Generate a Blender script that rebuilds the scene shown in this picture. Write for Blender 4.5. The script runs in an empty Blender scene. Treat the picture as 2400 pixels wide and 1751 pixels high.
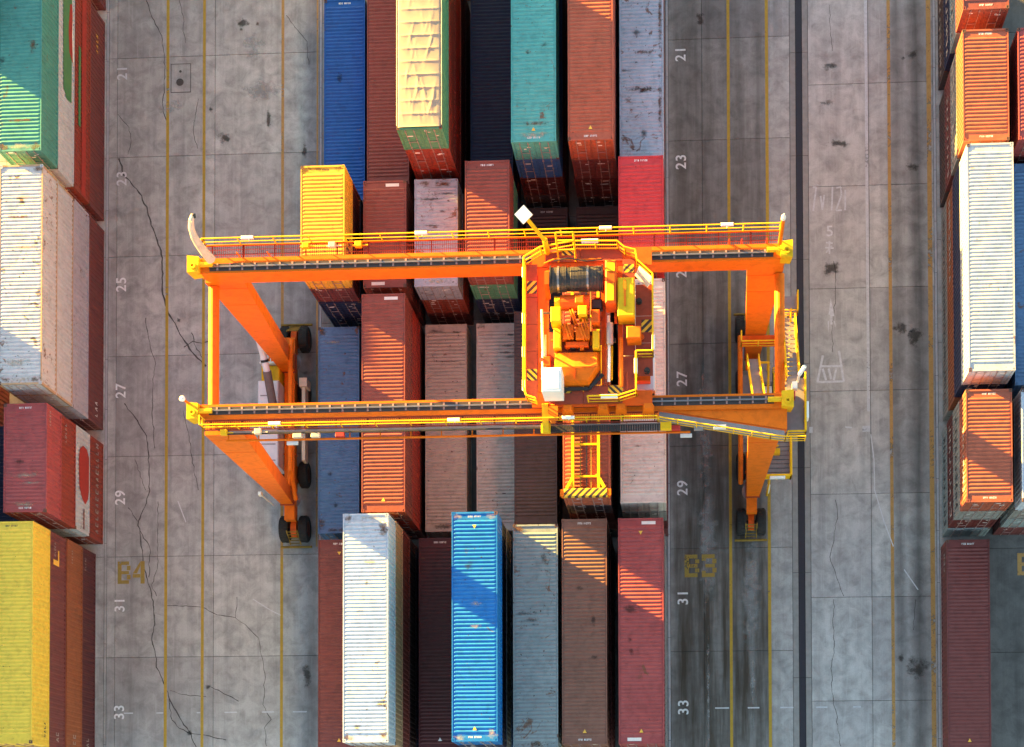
import bpy, math, random
from mathutils import Vector, Matrix
random.seed(7)
R = math.radians
scene = bpy.context.scene
col = scene.collection

# ------------------------------------------------------------------ camera
cam_d = bpy.data.cameras.new('camera'); cam = bpy.data.objects.new('camera', cam_d); col.objects.link(cam)
cam.location = (0.0, 0.0, 115.61); cam.rotation_mode = 'XYZ'; cam.rotation_euler = (0.0319, 0.0753, -0.0022)
cam_d.sensor_width = 36.0; cam_d.lens = 68.93
cam_d.shift_x = -0.0357; cam_d.shift_y = 0.4331
cam_d.clip_start = 1.0; cam_d.clip_end = 3000.0
scene.camera = cam

# ------------------------------------------------------------------ sky and sun (low evening sun)
SUN_EL = R(7.75); SUN_DIR = Vector((-1.0, 0.64, 0.0)).normalized()      # horizontal direction towards the sun
world = bpy.data.worlds.new('World'); scene.world = world; world.use_nodes = True
wn = world.node_tree.nodes; wl = world.node_tree.links
bg = wn['Background']
sky = wn.new('ShaderNodeTexSky'); sky.sky_type = 'NISHITA'; sky.sun_disc = False
sky.sun_elevation = SUN_EL; sky.sun_rotation = math.atan2(SUN_DIR.x, SUN_DIR.y)
sky.air_density = 1.2; sky.dust_density = 1.4; sky.ozone_density = 0.8
wl.new(sky.outputs[0], bg.inputs[0]); bg.inputs[1].default_value = 0.05
sun_d = bpy.data.lights.new('sun', 'SUN'); sun = bpy.data.objects.new('sun', sun_d); col.objects.link(sun)
sun_d.energy = 5.0; sun_d.angle = R(0.5); sun_d.color = (1.0, 0.60, 0.12)
sun_vec = Vector((SUN_DIR.x * math.cos(SUN_EL), SUN_DIR.y * math.cos(SUN_EL), math.sin(SUN_EL)))
sun.rotation_euler = sun_vec.to_track_quat('Z', 'Y').to_euler(); sun.location = (-60, 60, 60)
vs = scene.view_settings
vs.view_transform = 'Standard'; vs.look = 'None'; vs.gamma = 1.0; vs.use_curve_mapping = False
vs.exposure = 3.85
scene.cycles.max_bounces = 6; scene.cycles.diffuse_bounces = 3; scene.cycles.use_denoising = True

# ------------------------------------------------------------------ helpers
def tag(o, label=None, cat=None, group=None, kind=None):
    if label: o['label'] = label
    if cat: o['category'] = cat
    if group: o['group'] = group
    if kind: o['kind'] = kind
    return o

def empty(name, loc=(0, 0, 0)):
    o = bpy.data.objects.new(name, None); col.objects.link(o); o.location = loc; o.empty_display_size = 0.5
    return o

class MB:
    """collects simple solids into one mesh"""
    def __init__(s): s.v = []; s.f = []
    def add(s, vs_, fs):
        b = len(s.v); s.v += [tuple(p) for p in vs_]; s.f += [tuple(b + i for i in f) for f in fs]; return s
    def box(s, x0, x1, y0, y1, z0, z1):
        return s.add([(x0,y0,z0),(x1,y0,z0),(x1,y1,z0),(x0,y1,z0),(x0,y0,z1),(x1,y0,z1),(x1,y1,z1),(x0,y1,z1)],
                     [(0,3,2,1),(4,5,6,7),(0,1,5,4),(1,2,6,5),(2,3,7,6),(3,0,4,7)])
    def bbox(s, x0, x1, y0, y1, z0, z1, b=0.03):      # box with chamfered top edges
        return s.add([(x0,y0,z0),(x1,y0,z0),(x1,y1,z0),(x0,y1,z0),(x0,y0,z1-b),(x1,y0,z1-b),(x1,y1,z1-b),(x0,y1,z1-b),
                      (x0+b,y0+b,z1),(x1-b,y0+b,z1),(x1-b,y1-b,z1),(x0+b,y1-b,z1)],
                     [(0,3,2,1),(8,9,10,11),(0,1,5,4),(1,2,6,5),(2,3,7,6),(3,0,4,7),(4,5,9,8),(5,6,10,9),(6,7,11,10),(7,4,8,11)])
    def hexa(s, bot, top):
        return s.add(list(bot) + list(top), [(0,3,2,1),(4,5,6,7),(0,1,5,4),(1,2,6,5),(2,3,7,6),(3,0,4,7)])
    def prism(s, poly, z0, z1):
        n = len(poly)
        return s.add([(x,y,z0) for x,y in poly] + [(x,y,z1) for x,y in poly],
                     [tuple(range(n-1,-1,-1)), tuple(range(n,2*n))] + [(i,(i+1)%n,n+(i+1)%n,n+i) for i in range(n)])
    def beam(s, p, q, w, h=None):
        h = h or w; p = Vector(p); q = Vector(q); d = (q - p).normalized()
        up = Vector((0,0,1)) if abs(d.z) < 0.95 else Vector((0,1,0))
        a = d.cross(up).normalized() * (w/2); b = a.cross(d).normalized() * (h/2)
        return s.hexa([p-a-b, p+a-b, p+a+b, p-a+b], [q-a-b, q+a-b, q+a+b, q-a+b])
    def tube(s, p, q, r, n=8, r2=None):
        p = Vector(p); q = Vector(q); d = (q - p).normalized(); r2 = r if r2 is None else r2
        up = Vector((0,0,1)) if abs(d.z) < 0.95 else Vector((0,1,0))
        a = d.cross(up).normalized(); b = a.cross(d).normalized()
        ring = [(math.cos(2*math.pi*i/n), math.sin(2*math.pi*i/n)) for i in range(n)]
        return s.add([p + (a*c + b*t)*r for c, t in ring] + [q + (a*c + b*t)*r2 for c, t in ring],
                     [tuple(range(n)), tuple(range(2*n-1, n-1, -1))] + [(i, n+i, n+(i+1)%n, (i+1)%n) for i in range(n)])
    def path(s, pts, r, n=8):
        for a, b in zip(pts[:-1], pts[1:]):
            d = (Vector(b) - Vector(a)).normalized() * r * 0.4
            s.tube(Vector(a) - d, Vector(b) + d, r, n)
        return s
    def lathe(s, c, axis, prof, n=24):                # prof: [(t along axis, radius)]
        c = Vector(c); d = Vector(axis).normalized(); up = Vector((0,0,1)) if abs(d.z) < 0.95 else Vector((0,1,0))
        a = d.cross(up).normalized(); b = a.cross(d); vs_ = []; fs = []
        for t, r in prof:
            vs_ += [c + d*t + (a*math.cos(2*math.pi*i/n) + b*math.sin(2*math.pi*i/n))*r for i in range(n)]
        for k in range(len(prof)-1):
            for i in range(n): fs.append((k*n+i, (k+1)*n+i, (k+1)*n+(i+1)%n, k*n+(i+1)%n))
        return s.add(vs_, fs)
    def mesh(s, name, mat=None, origin=(0,0,0)):
        me = bpy.data.meshes.new(name); o = Vector(origin)
        me.from_pydata([tuple(Vector(p) - o) for p in s.v], [], s.f); me.update()
        if mat is not None: me.materials.append(mat)
        return me
    def build(s, name, mat, parent=None, origin=None):
        if origin is None: origin = world_loc(parent) if parent else (0,0,0)
        o = bpy.data.objects.new(name, s.mesh(name, mat, origin)); col.objects.link(o)
        if parent: o.parent = parent
        else: o.location = origin
        return o

def world_loc(o):
    v = Vector((0,0,0))
    while o is not None: v += o.location; o = o.parent
    return v

def fix_normals(o):
    import bmesh
    bm = bmesh.new(); bm.from_mesh(o.data); bmesh.ops.recalc_face_normals(bm, faces=bm.faces); bm.to_mesh(o.data); bm.free()

# ------------------------------------------------------------------ materials
def new_mat(name):
    m = bpy.data.materials.new(name); m.use_nodes = True
    nt = m.node_tree; return m, nt, nt.nodes['Principled BSDF']

def nd(nt, kind, **kw):
    n = nt.nodes.new(kind)
    for k, v in kw.items(): setattr(n, k, v)
    return n

def ramp(nt, src, stops, interp='LINEAR'):
    r = nd(nt, 'ShaderNodeValToRGB'); r.color_ramp.interpolation = interp
    e = r.color_ramp.elements
    while len(e) > 1: e.remove(e[-1])
    e[0].position = stops[0][0]; e[0].color = c4(stops[0][1])
    for p, c in stops[1:]:
        x = e.new(p); x.color = c4(c)
    nt.links.new(src, r.inputs[0]); return r.outputs[0]

def c4(c): return (c, c, c, 1.0) if isinstance(c, (int, float)) else (c[0], c[1], c[2], 1.0)

def mixc(nt, fac, a, b, mode='MIX'):
    m = nd(nt, 'ShaderNodeMix', data_type='RGBA', blend_type=mode)
    for sock, val in ((m.inputs[0], fac), (m.inputs[6], a), (m.inputs[7], b)):
        if hasattr(val, 'is_output'): nt.links.new(val, sock)
        elif sock == m.inputs[0]: sock.default_value = val
        else: sock.default_value = c4(val)
    return m.outputs[2]

def noise(nt, vec, scale, detail=4.0, rough=0.55, dist=0.0):
    n = nd(nt, 'ShaderNodeTexNoise'); n.inputs['Scale'].default_value = scale; n.inputs['Detail'].default_value = detail
    n.inputs['Roughness'].default_value = rough; n.inputs['Distortion'].default_value = dist
    nt.links.new(vec, n.inputs['Vector']); return n.outputs['Fac']

def objvec(nt, scale=(1,1,1), rnd=True):
    tc = nd(nt, 'ShaderNodeTexCoord'); mp = nd(nt, 'ShaderNodeMapping'); mp.inputs['Scale'].default_value = scale
    nt.links.new(tc.outputs['Object'], mp.inputs['Vector'])
    if rnd:
        oi = nd(nt, 'ShaderNodeObjectInfo'); cx = nd(nt, 'ShaderNodeCombineXYZ')
        mu = nd(nt, 'ShaderNodeMath', operation='MULTIPLY'); mu.inputs[1].default_value = 83.0
        nt.links.new(oi.outputs['Random'], mu.inputs[0])
        for i in range(3): nt.links.new(mu.outputs[0], cx.inputs[i])
        nt.links.new(cx.outputs[0], mp.inputs['Location'])
    return mp.outputs[0]

def paint(name, c, rust=0.25, fade=0.35, rough=0.5, spec=0.35):
    """weathered container paint: chalky fading, grime, rust blooms"""
    m, nt, b = new_mat(name)
    v = objvec(nt); vs_ = objvec(nt, (0.25, 5.0, 1.0))
    light = tuple(min(0.9, x*1.18 + 0.025) for x in c); dark = tuple(x*0.66 for x in c)
    n1 = noise(nt, v, 0.55, 6, 0.6); k = mixc(nt, ramp(nt, n1, [(0.35, 0.0), (0.7, fade)]), c, light)
    n2 = noise(nt, v, 2.3, 5, 0.65, 0.6); k = mixc(nt, ramp(nt, n2, [(0.46, 0.0), (0.74, 0.8)]), k, dark)
    n6 = noise(nt, objvec(nt, (0.5, 3.0, 0.5)), 1.7, 6, 0.65); k = mixc(nt, ramp(nt, n6, [(0.50, 0.0), (0.72, 0.45*fade + 0.10)]), k, tuple(x*0.5 + 0.012 for x in c))
    n3 = noise(nt, vs_, 1.3, 4, 0.6); k = mixc(nt, ramp(nt, n3, [(0.60, 0.0), (0.72, 0.35*fade + 0.1)]), k, light)
    if rust > 0:
        n4 = noise(nt, v, 1.15, 9, 0.68, 1.2); t = 0.685 - 0.18*rust
        k = mixc(nt, ramp(nt, n4, [(t, 0.0), (t+0.05, 0.85)]), k, (0.13, 0.055, 0.025))
        n5 = noise(nt, v, 5.5, 3, 0.5); t = 0.725 - 0.09*rust
        k = mixc(nt, ramp(nt, n5, [(t, 0.0), (t+0.03, 0.9)]), k, (0.05, 0.03, 0.022))
    nt.links.new(k, b.inputs['Base Color'])
    b.inputs['Roughness'].default_value = rough; b.inputs['Specular IOR Level'].default_value = spec
    return m

def flat(name, c, rough=0.5, metal=0.0, var=0.25, scale=3.0):
    m, nt, b = new_mat(name)
    n = noise(nt, objvec(nt), scale, 5, 0.6)
    k = mixc(nt, ramp(nt, n, [(0.35, 0.0), (0.75, 1.0)]), c, tuple(x*(1-var) for x in c))
    nt.links.new(k, b.inputs['Base Color']); b.inputs['Roughness'].default_value = rough; b.inputs['Metallic'].default_value = metal
    return m

def worn(name, c, keep=0.55, scale=4.0, rough=0.8, amax=1.0, soft=0.12):
    """worn road paint: noise eats holes through the film"""
    m, nt, b = new_mat(name)
    g = nd(nt, 'ShaderNodeNewGeometry')
    n1 = noise(nt, g.outputs['Position'], scale, 8, 0.7); n2 = noise(nt, g.outputs['Position'], 0.45, 3, 0.5)
    ad = nd(nt, 'ShaderNodeMath', operation='ADD'); nt.links.new(n1, ad.inputs[0]); nt.links.new(n2, ad.inputs[1])
    t = 0.5*(1.0 - keep) + 0.62
    hf = nd(nt, 'ShaderNodeMath', operation='MULTIPLY'); hf.inputs[1].default_value = 0.5; nt.links.new(ad.outputs[0], hf.inputs[0])
    a = ramp(nt, hf.outputs[0], [(max(0.0, t*0.5-0.025), 0.0), (min(0.999, t*0.5+soft*0.5), amax)])
    k = mixc(nt, ramp(nt, n1, [(0.4, 0.0), (0.8, 0.8)]), c, tuple(x*0.55 for x in c))
    nt.links.new(k, b.inputs['Base Color']); nt.links.new(a, b.inputs['Alpha']); b.inputs['Roughness'].default_value = rough
    return m

def soft_stain(name, c, amax=0.8, edge=0.55, scale=3.0):
    """a stain that thins out towards its own rim, broken by noise"""
    m, nt, b = new_mat(name)
    tc = nd(nt, 'ShaderNodeTexCoord'); mp = nd(nt, 'ShaderNodeMapping'); mp.inputs['Location'].default_value = (-1, -1, 0); mp.inputs['Scale'].default_value = (2, 2, 0)
    nt.links.new(tc.outputs['Generated'], mp.inputs['Vector'])
    ln = nd(nt, 'ShaderNodeVectorMath', operation='LENGTH'); nt.links.new(mp.outputs[0], ln.inputs[0])
    g = nd(nt, 'ShaderNodeNewGeometry'); n1 = noise(nt, g.outputs['Position'], scale, 8, 0.7)
    ma = nd(nt, 'ShaderNodeMath', operation='MULTIPLY_ADD'); nt.links.new(n1, ma.inputs[0]); ma.inputs[1].default_value = 3.4; ma.inputs[2].default_value = -1.45
    sb = nd(nt, 'ShaderNodeMath', operation='SUBTRACT'); nt.links.new(ma.outputs[0], sb.inputs[0]); nt.links.new(ln.outputs['Value'], sb.inputs[1])
    ad = nd(nt, 'ShaderNodeMath', operation='ADD'); nt.links.new(sb.outputs[0], ad.inputs[0]); ad.inputs[1].default_value = 0.55
    nt.links.new(ramp(nt, ad.outputs[0], [(0.0, 0.0), (edge, amax)]), b.inputs['Alpha'])
    b.inputs['Base Color'].default_value = c4(c); b.inputs['Roughness'].default_value = 0.8; b.inputs['Specular IOR Level'].default_value = 0.2
    return m

def concrete_mat():
    m, nt, b = new_mat('yard_concrete')
    g = nd(nt, 'ShaderNodeNewGeometry'); pos = g.outputs['Position']
    def mapped(sx, sy, rot=0.0):
        mp = nd(nt, 'ShaderNodeMapping'); mp.inputs['Scale'].default_value = (sx, sy, 1); mp.inputs['Rotation'].default_value = (0, 0, rot)
        nt.links.new(pos, mp.inputs['Vector']); return mp.outputs[0]
    base = (0.43, 0.422, 0.412)
    n1 = noise(nt, pos, 0.22, 6, 0.6); k = mixc(nt, ramp(nt, n1, [(0.35, 0.0), (0.68, 0.8)]), base, (0.53, 0.52, 0.508))
    oi = nd(nt, 'ShaderNodeObjectInfo')                      # every slab was poured on another day
    k = mixc(nt, 1.0, k, ramp(nt, oi.outputs['Random'], [(0.0, (0.86, 0.84, 0.84)), (0.5, (1.0, 0.99, 0.97)), (1.0, (1.10, 1.10, 1.07))]), 'MULTIPLY')
    n2 = noise(nt, pos, 1.1, 7, 0.65, 0.4); k = mixc(nt, ramp(nt, n2, [(0.40, 0.0), (0.68, 0.75)]), k, (0.215, 0.203, 0.195))
    n3 = noise(nt, pos, 14.0, 3, 0.7); k = mixc(nt, ramp(nt, n3, [(0.45, 0.0), (0.8, 0.35)]), k, (0.20, 0.19, 0.18))
    # tyre streaks along the lanes
    n4 = noise(nt, mapped(1.7, 0.06), 1.0, 5, 0.6); k = mixc(nt, ramp(nt, n4, [(0.48, 0.0), (0.74, 0.55)]), k, (0.20, 0.188, 0.182))
    n5 = noise(nt, mapped(5.5, 0.35), 1.0, 4, 0.6); k = mixc(nt, ramp(nt, n5, [(0.56, 0.0), (0.73, 0.4)]), k, (0.50, 0.49, 0.48))
    # yard tone by strip: traffic film in the lanes, shade painted in far east
    sx = nd(nt, 'ShaderNodeSeparateXYZ'); nt.links.new(pos, sx.inputs[0])
    wob = nd(nt, 'ShaderNodeMath', operation='MULTIPLY_ADD'); nt.links.new(noise(nt, mapped(0.4, 0.10), 1.0, 3, 0.5), wob.inputs[0])
    wob.inputs[1].default_value = 0.7; nt.links.new(sx.outputs[0], wob.inputs[2])
    mr = nd(nt, 'ShaderNodeMapRange'); mr.inputs['From Min'].default_value = -36.65; mr.inputs['From Max'].default_value = 23.35
    nt.links.new(wob.outputs[0], mr.inputs['Value'])
    prof = [(-35.3, 1.0), (-34.8, .86), (-34.0, .80), (-33.0, .96), (-30.6, .97), (-29.2, 1.06), (-25.2, 1.08), (-24.4, .95), (-23.8, 1.05), (-23.1, .62),
            (-22.5, .75), (-21.5, .5), (-2.5, .45), (-1.5, .72), (-0.6, .52), (0.8, .54), (1.9, .62), (2.5, .50), (3.1, .72), (3.8, .58), (4.6, .88),
            (7.0, 1.08), (10.2, 1.14), (11.3, 1.04), (11.9, .52), (12.4, .88), (13.1, .36), (13.7, .78), (14.3, .9), (16.6, .34), (22.5, .27)]
    k = mixc(nt, 1.0, k, ramp(nt, mr.outputs[0], [((x + 37) / 60.0, v) for x, v in prof]), 'MULTIPLY')
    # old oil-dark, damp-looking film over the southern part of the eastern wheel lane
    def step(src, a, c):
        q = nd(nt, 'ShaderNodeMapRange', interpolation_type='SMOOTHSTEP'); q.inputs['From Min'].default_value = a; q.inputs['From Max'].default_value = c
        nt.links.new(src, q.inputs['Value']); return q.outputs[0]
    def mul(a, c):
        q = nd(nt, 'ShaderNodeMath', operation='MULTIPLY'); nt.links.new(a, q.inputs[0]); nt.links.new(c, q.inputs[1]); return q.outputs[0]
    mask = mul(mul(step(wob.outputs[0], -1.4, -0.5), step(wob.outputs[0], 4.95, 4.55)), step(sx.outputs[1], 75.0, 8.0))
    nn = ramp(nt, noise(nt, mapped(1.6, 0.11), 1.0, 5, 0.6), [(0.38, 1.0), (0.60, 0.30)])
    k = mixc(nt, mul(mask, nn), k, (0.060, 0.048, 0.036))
    nt.links.new(k, b.inputs['Base Color'])
    b.inputs['Roughness'].default_value = 0.85; b.inputs['Specular IOR Level'].default_value = 0.25
    bp = nd(nt, 'ShaderNodeBump'); bp.inputs['Strength'].default_value = 0.25; bp.inputs['Distance'].default_value = 0.01
    nt.links.new(n3, bp.inputs['Height']); nt.links.new(bp.outputs[0], b.inputs['Normal'])
    return m

def stripes_mat(name, c1, c2, period=0.16, ang=0.785):
    m, nt, b = new_mat(name)
    tc = nd(nt, 'ShaderNodeTexCoord'); mp = nd(nt, 'ShaderNodeMapping'); mp.inputs['Rotation'].default_value = (0, 0, ang)
    nt.links.new(tc.outputs['Object'], mp.inputs['Vector'])
    sx = nd(nt, 'ShaderNodeSeparateXYZ'); nt.links.new(mp.outputs[0], sx.inputs[0])
    md = nd(nt, 'ShaderNodeMath', operation='PINGPONG'); md.inputs[1].default_value = period; nt.links.new(sx.outputs[0], md.inputs[0])
    gt = nd(nt, 'ShaderNodeMath', operation='GREATER_THAN'); gt.inputs[1].default_value = period*0.5; nt.links.new(md.outputs[0], gt.inputs[0])
    nt.links.new(mixc(nt, gt.outputs[0], c1, c2), b.inputs['Base Color']); b.inputs['Roughness'].default_value = 0.6
    return m

PAL = {   # key: (linear colour, rust, fade, everyday word)
 'blue':      ((0.003, 0.085, 0.36), .15, .25, 'bright blue'), 'maroon': ((0.150, 0.037, 0.034), .1, .3, 'maroon'),
 'maroon_b':  ((0.215, 0.055, 0.040), .15, .35, 'rusty maroon'), 'dkred': ((0.090, 0.014, 0.012), .1, .25, 'dark red'),
 'oxblood':   ((0.085, 0.015, 0.017), .05, .2, 'oxblood'), 'brick': ((0.24, 0.035, 0.016), .15, .3, 'brick red'),
 'red':       ((0.33, 0.028, 0.012), .1, .3, 'red'), 'green': ((0.075, 0.26, 0.15), .3, .4, 'green'),
 'seagreen':  ((0.055, 0.235, 0.20), .25, .35, 'sea green'), 'teal': ((0.075, 0.36, 0.345), .35, .35, 'teal'),
 'cobalt':    ((0.030, 0.105, 0.30), .15, .3, 'cobalt blue'), 'navy': ((0.011, 0.018, 0.060), .05, .2, 'navy'),
 'dkbrown':   ((0.065, 0.038, 0.036), .1, .3, 'dark brown'), 'terracotta': ((0.33, 0.085, 0.045), .1, .35, 'terracotta'),
 'lightblue': ((0.36, 0.43, 0.52), .55, .5, 'pale blue'), 'grey': ((0.22, 0.22, 0.21), .4, .4, 'grey'),
 'yellow':    ((0.62, 0.36, 0.035), .35, .3, 'golden yellow'), 'lemon': ((0.70, 0.50, 0.050), .1, .2, 'lemon yellow'),
 'silver':    ((0.32, 0.345, 0.41), .6, .5, 'silver grey'), 'crimson': ((0.45, 0.035, 0.042), .2, .35, 'crimson'),
 'slate':     ((0.09, 0.18, 0.34), .35, .4, 'slate blue'), 'taupe': ((0.50, 0.445, 0.395), .35, .4, 'taupe'),
 'taupe2':    ((0.55, 0.53, 0.49), .45, .45, 'pale taupe'), 'umber': ((0.060, 0.042, 0.046), .15, .4, 'near-black brown'),
 'cream':     ((0.56, 0.51, 0.45), .25, .35, 'cream'), 'tan': ((0.40, 0.27, 0.16), .4, .4, 'tan'),
 'white':     ((0.44, 0.46, 0.49), .25, .4, 'white'), 'whiterust': ((0.45, 0.46, 0.48), .55, .4, 'rust-streaked white'),
 'lavender':  ((0.36, 0.35, 0.42), .35, .4, 'lavender white'),
 'whiteblue': ((0.47, 0.53, 0.61), .3, .35, 'bluish white'), 'azure': ((0.003, 0.150, 0.47), .25, .3, 'azure blue'),
 'steel':     ((0.21, 0.255, 0.265), .5, .5, 'steel grey'), 'brown': ((0.19, 0.085, 0.058), .15, .35, 'brown'),
 'rose':      ((0.30, 0.056, 0.056), .15, .4, 'rose red'), 'rust': ((0.26, 0.075, 0.024), .2, .3, 'rust orange'),
}
CM = {k: paint('paint_' + k, v[0], v[1], v[2]) for k, v in PAL.items()}
M = dict(
 concrete=concrete_mat(),
 joint=flat('joint_filler', (0.035, 0.032, 0.030), 0.9), tar=flat('crack_dark', (0.075, 0.066, 0.062), 0.9),
 oil=soft_stain('oil_stain', (0.060, 0.050, 0.042), 0.62, 0.55, 2.2), film=soft_stain('pale_dust', (0.40, 0.39, 0.38), 0.5, 0.7, 1.6),
 rustspot=soft_stain('rust_bloom', (0.14, 0.065, 0.030), 0.75, 0.75, 4.0), sootspot=soft_stain('black_scuff', (0.035, 0.028, 0.025), 0.55, 0.7, 4.0), pale=soft_stain('chalk_patch', (0.42, 0.35, 0.26), 0.55, 0.8, 4.0),
 yline=worn('worn_yellow_paint', (0.46, 0.29, 0.03), 0.80, 5.0), oline=worn('worn_orange_paint', (0.46, 0.26, 0.08), 0.62, 5.0), ycode=worn('faded_block_paint', (0.42, 0.28, 0.05), 0.82, 7.0, 0.8, 0.8),
 wline=worn('worn_white_paint', (0.62, 0.62, 0.64), 0.95, 6.0), wnum=worn('white_stencil_paint', (0.80, 0.80, 0.80), 1.05, 7.0),
 wfaint=worn('faint_white_paint', (0.56, 0.57, 0.59), 0.72, 6.0), kerb=flat('kerb_white', (0.42, 0.41, 0.43), 0.8),
 trench=flat('trench_cover', (0.020, 0.017, 0.026), 0.6), strip=flat('trench_edge_concrete', (0.29, 0.275, 0.26), 0.85),
 orange=paint('crane_orange', (0.72, 0.150, 0.004), 0.0, 0.10, 0.5, 0.2), orange2=paint('trolley_orange', (0.66, 0.092, 0.005), 0.0, 0.15, 0.5, 0.2),
 deck=paint('deck_red', (0.27, 0.040, 0.016), 0.0, 0.3, 0.6), yel=paint('crane_yellow', (0.72, 0.42, 0.008), 0.0, 0.08, 0.5, 0.2),
 shadeyel=flat('grimy_shaded_yellow', (0.30, 0.18, 0.015), 0.7, 0, 0.5), rimm=flat('dark_rim', (0.10, 0.03, 0.015), 0.7, 0, 0.4),  # grimy yellow darkened to stand for shadow on the bumpers; rims kept dark
 black=flat('black_steel', (0.018, 0.016, 0.016), 0.5), rubber=flat('tyre_rubber', (0.020, 0.019, 0.018), 0.85, 0, 0.4),
 rail=flat('rail_steel', (0.30, 0.27, 0.27), 0.35, 0.8), grease=flat('greasy_rail_bed', (0.045, 0.032, 0.030), 0.45),
 galv=flat('galvanised_rod', (0.42, 0.33, 0.31), 0.5, 0.3), mark_w=flat('white_marking', (0.78, 0.76, 0.74), 0.6, 0, 0.1),
 mark_d=flat('faded_lettering', (0.40, 0.36, 0.34), 0.7, 0, 0.4), mark_y=flat('yellow_marking', (0.80, 0.47, 0.06), 0.6, 0, 0.15), plate=flat('white_plate', (0.74, 0.70, 0.66), 0.6, 0, 0.15),
 wpanel=flat('white_enclosure', (0.66, 0.66, 0.70), 0.5, 0, 0.12), grey=flat('grey_cabinet', (0.24, 0.22, 0.23), 0.6),
 tarp=None, redbox=flat('red_box', (0.50, 0.02, 0.015), 0.5), tan=flat('tan_sheath', (0.62, 0.50, 0.38), 0.6),
 hazard=stripes_mat('hazard_stripes', (0.72, 0.40, 0.02), (0.03, 0.02, 0.02), 0.13), hazard2=stripes_mat('hazard_stripes_mirrored', (0.72, 0.42, 0.02), (0.03, 0.02, 0.02), 0.11, -0.785),
 pipe=flat('exhaust_lagging', (0.13, 0.10, 0.105), 0.8), lamp=flat('lamp_housing', (0.80, 0.78, 0.74), 0.4, 0, 0.05), rope=flat('wire_rope', (0.06, 0.05, 0.045), 0.5),
 rodpink=flat('painted_rod', (0.34, 0.20, 0.18), 0.5), casting=flat('rusted_casting', (0.12, 0.06, 0.04), 0.7), holes=flat('casting_hole', (0.01, 0.008, 0.008), 0.9),
 green_m=flat('green_livery', (0.060, 0.20, 0.07), 0.6), red_m=flat('red_livery', (0.36, 0.025, 0.012), 0.6), navy_m=flat('dark_lettering', (0.02, 0.02, 0.03), 0.6),
 maroon_m=flat('maroon_livery', (0.16, 0.025, 0.02), 0.6),
)
def tarp_mat():
    m, nt, b = new_mat('tan_tarpaulin')
    v = objvec(nt); n = noise(nt, v, 1.4, 5, 0.6); k = mixc(nt, ramp(nt, n, [(0.4, 0.0), (0.75, 0.6)]), (0.31, 0.26, 0.20), (0.24, 0.20, 0.15))
    nt.links.new(k, b.inputs['Base Color']); b.inputs['Roughness'].default_value = 0.7
    return m
M['tarp'] = tarp_mat()

# ------------------------------------------------------------------ ground: base sheet, slabs, trench, kerbs, paint, cracks
g = MB(); g.add([(-700,-700,-0.09),(700,-700,-0.09),(700,700,-0.09),(-700,700,-0.09)], [(0,1,2,3)])
ground = g.build('ground', M['concrete']); tag(ground, 'grey stained concrete paving of the container yard', kind='structure')
bed = MB(); bed.add([(-49,-7,-0.035),(31,-7,-0.035),(31,72,-0.035),(-49,72,-0.035)], [(0,1,2,3)])
bed.build('joint_bed', M['joint'], ground, (0,0,0))
GAP = 0.022
slab_cache = {}
def slab(x0, x1, y0, y1, mat=None, name='concrete_slab', top=0.0):
    k = (round(x1-x0, 3), round(y1-y0, 3), top, name)
    if k not in slab_cache:
        w = (x1-x0)/2 - GAP/2; h = (y1-y0)/2 - GAP/2; mb = MB(); b = 0.012
        mb.add([(-w,-h,-0.05),(w,-h,-0.05),(w,h,-0.05),(-w,h,-0.05),(-w,-h,top-b),(w,-h,top-b),(w,h,top-b),(-w,h,top-b),(-w+b,-h+b,top),(w-b,-h+b,top),(w-b,h-b,top),(-w+b,h-b,top)],
               [(0,1,5,4),(1,2,6,5),(2,3,7,6),(3,0,4,7),(4,5,9,8),(5,6,10,9),(6,7,11,10),(7,4,8,11),(8,9,10,11)])
        slab_cache[k] = mb.mesh(name, mat or M['concrete'])
    o = bpy.data.objects.new(name, slab_cache[k]); col.objects.link(o); o.parent = ground
    o.location = ((x0+x1)/2, (y0+y1)/2, 0); return o
def rows(y_joint, pitch=6.1, lo=-4.0, hi=70.0):
    ys = []; y = y_joint
    while y > lo: y -= pitch
    while y < hi: ys.append(y); y += pitch
    return ys
for x0, x1, j in ((-48.0,-41.8,13.46),(-41.8,-35.62,13.46),(-35.46,-34.94,13.46),(-34.94,-28.9,13.46),(-28.9,-22.5,13.46),(-22.34,-15.4,15.2),(-15.4,-8.5,15.2),(-8.5,-1.62,15.2),
                  (-1.46,0.53,19.55),(0.53,5.72,19.55),(6.8,10.34,10.45),(10.34,14.12,10.45),(14.28,20.4,13.2),(20.4,26.4,13.2)):
    for y in rows(j): slab(x0, x1, y, y+6.1)
for y in rows(24.24, 6.2):
    slab(5.72, 6.07, y, y+6.2, M['strip'], 'trench_edge'); slab(6.45, 6.8, y, y+6.2, M['strip'], 'trench_edge')
    slab(6.07, 6.45, y, y+6.2, M['trench'], 'trench_cover', -0.012)
for x0, x1, lo, hi in ((-35.62,-35.46,25.5,70),(-22.5,-22.34,-4,70),(-1.62,-1.46,-4,70),(14.12,14.28,-4,70)):
    y = lo
    while y < hi - 0.1:
        o = slab(x0, x1, y, min(y+3.05, hi), M['kerb'], 'block_edge_strip', 0.004); y += 3.05

y = -4.0
while y < 25.4:
    slab(-35.62, -35.46, y, min(y+6.1, 25.5)); y += 6.1

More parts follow.
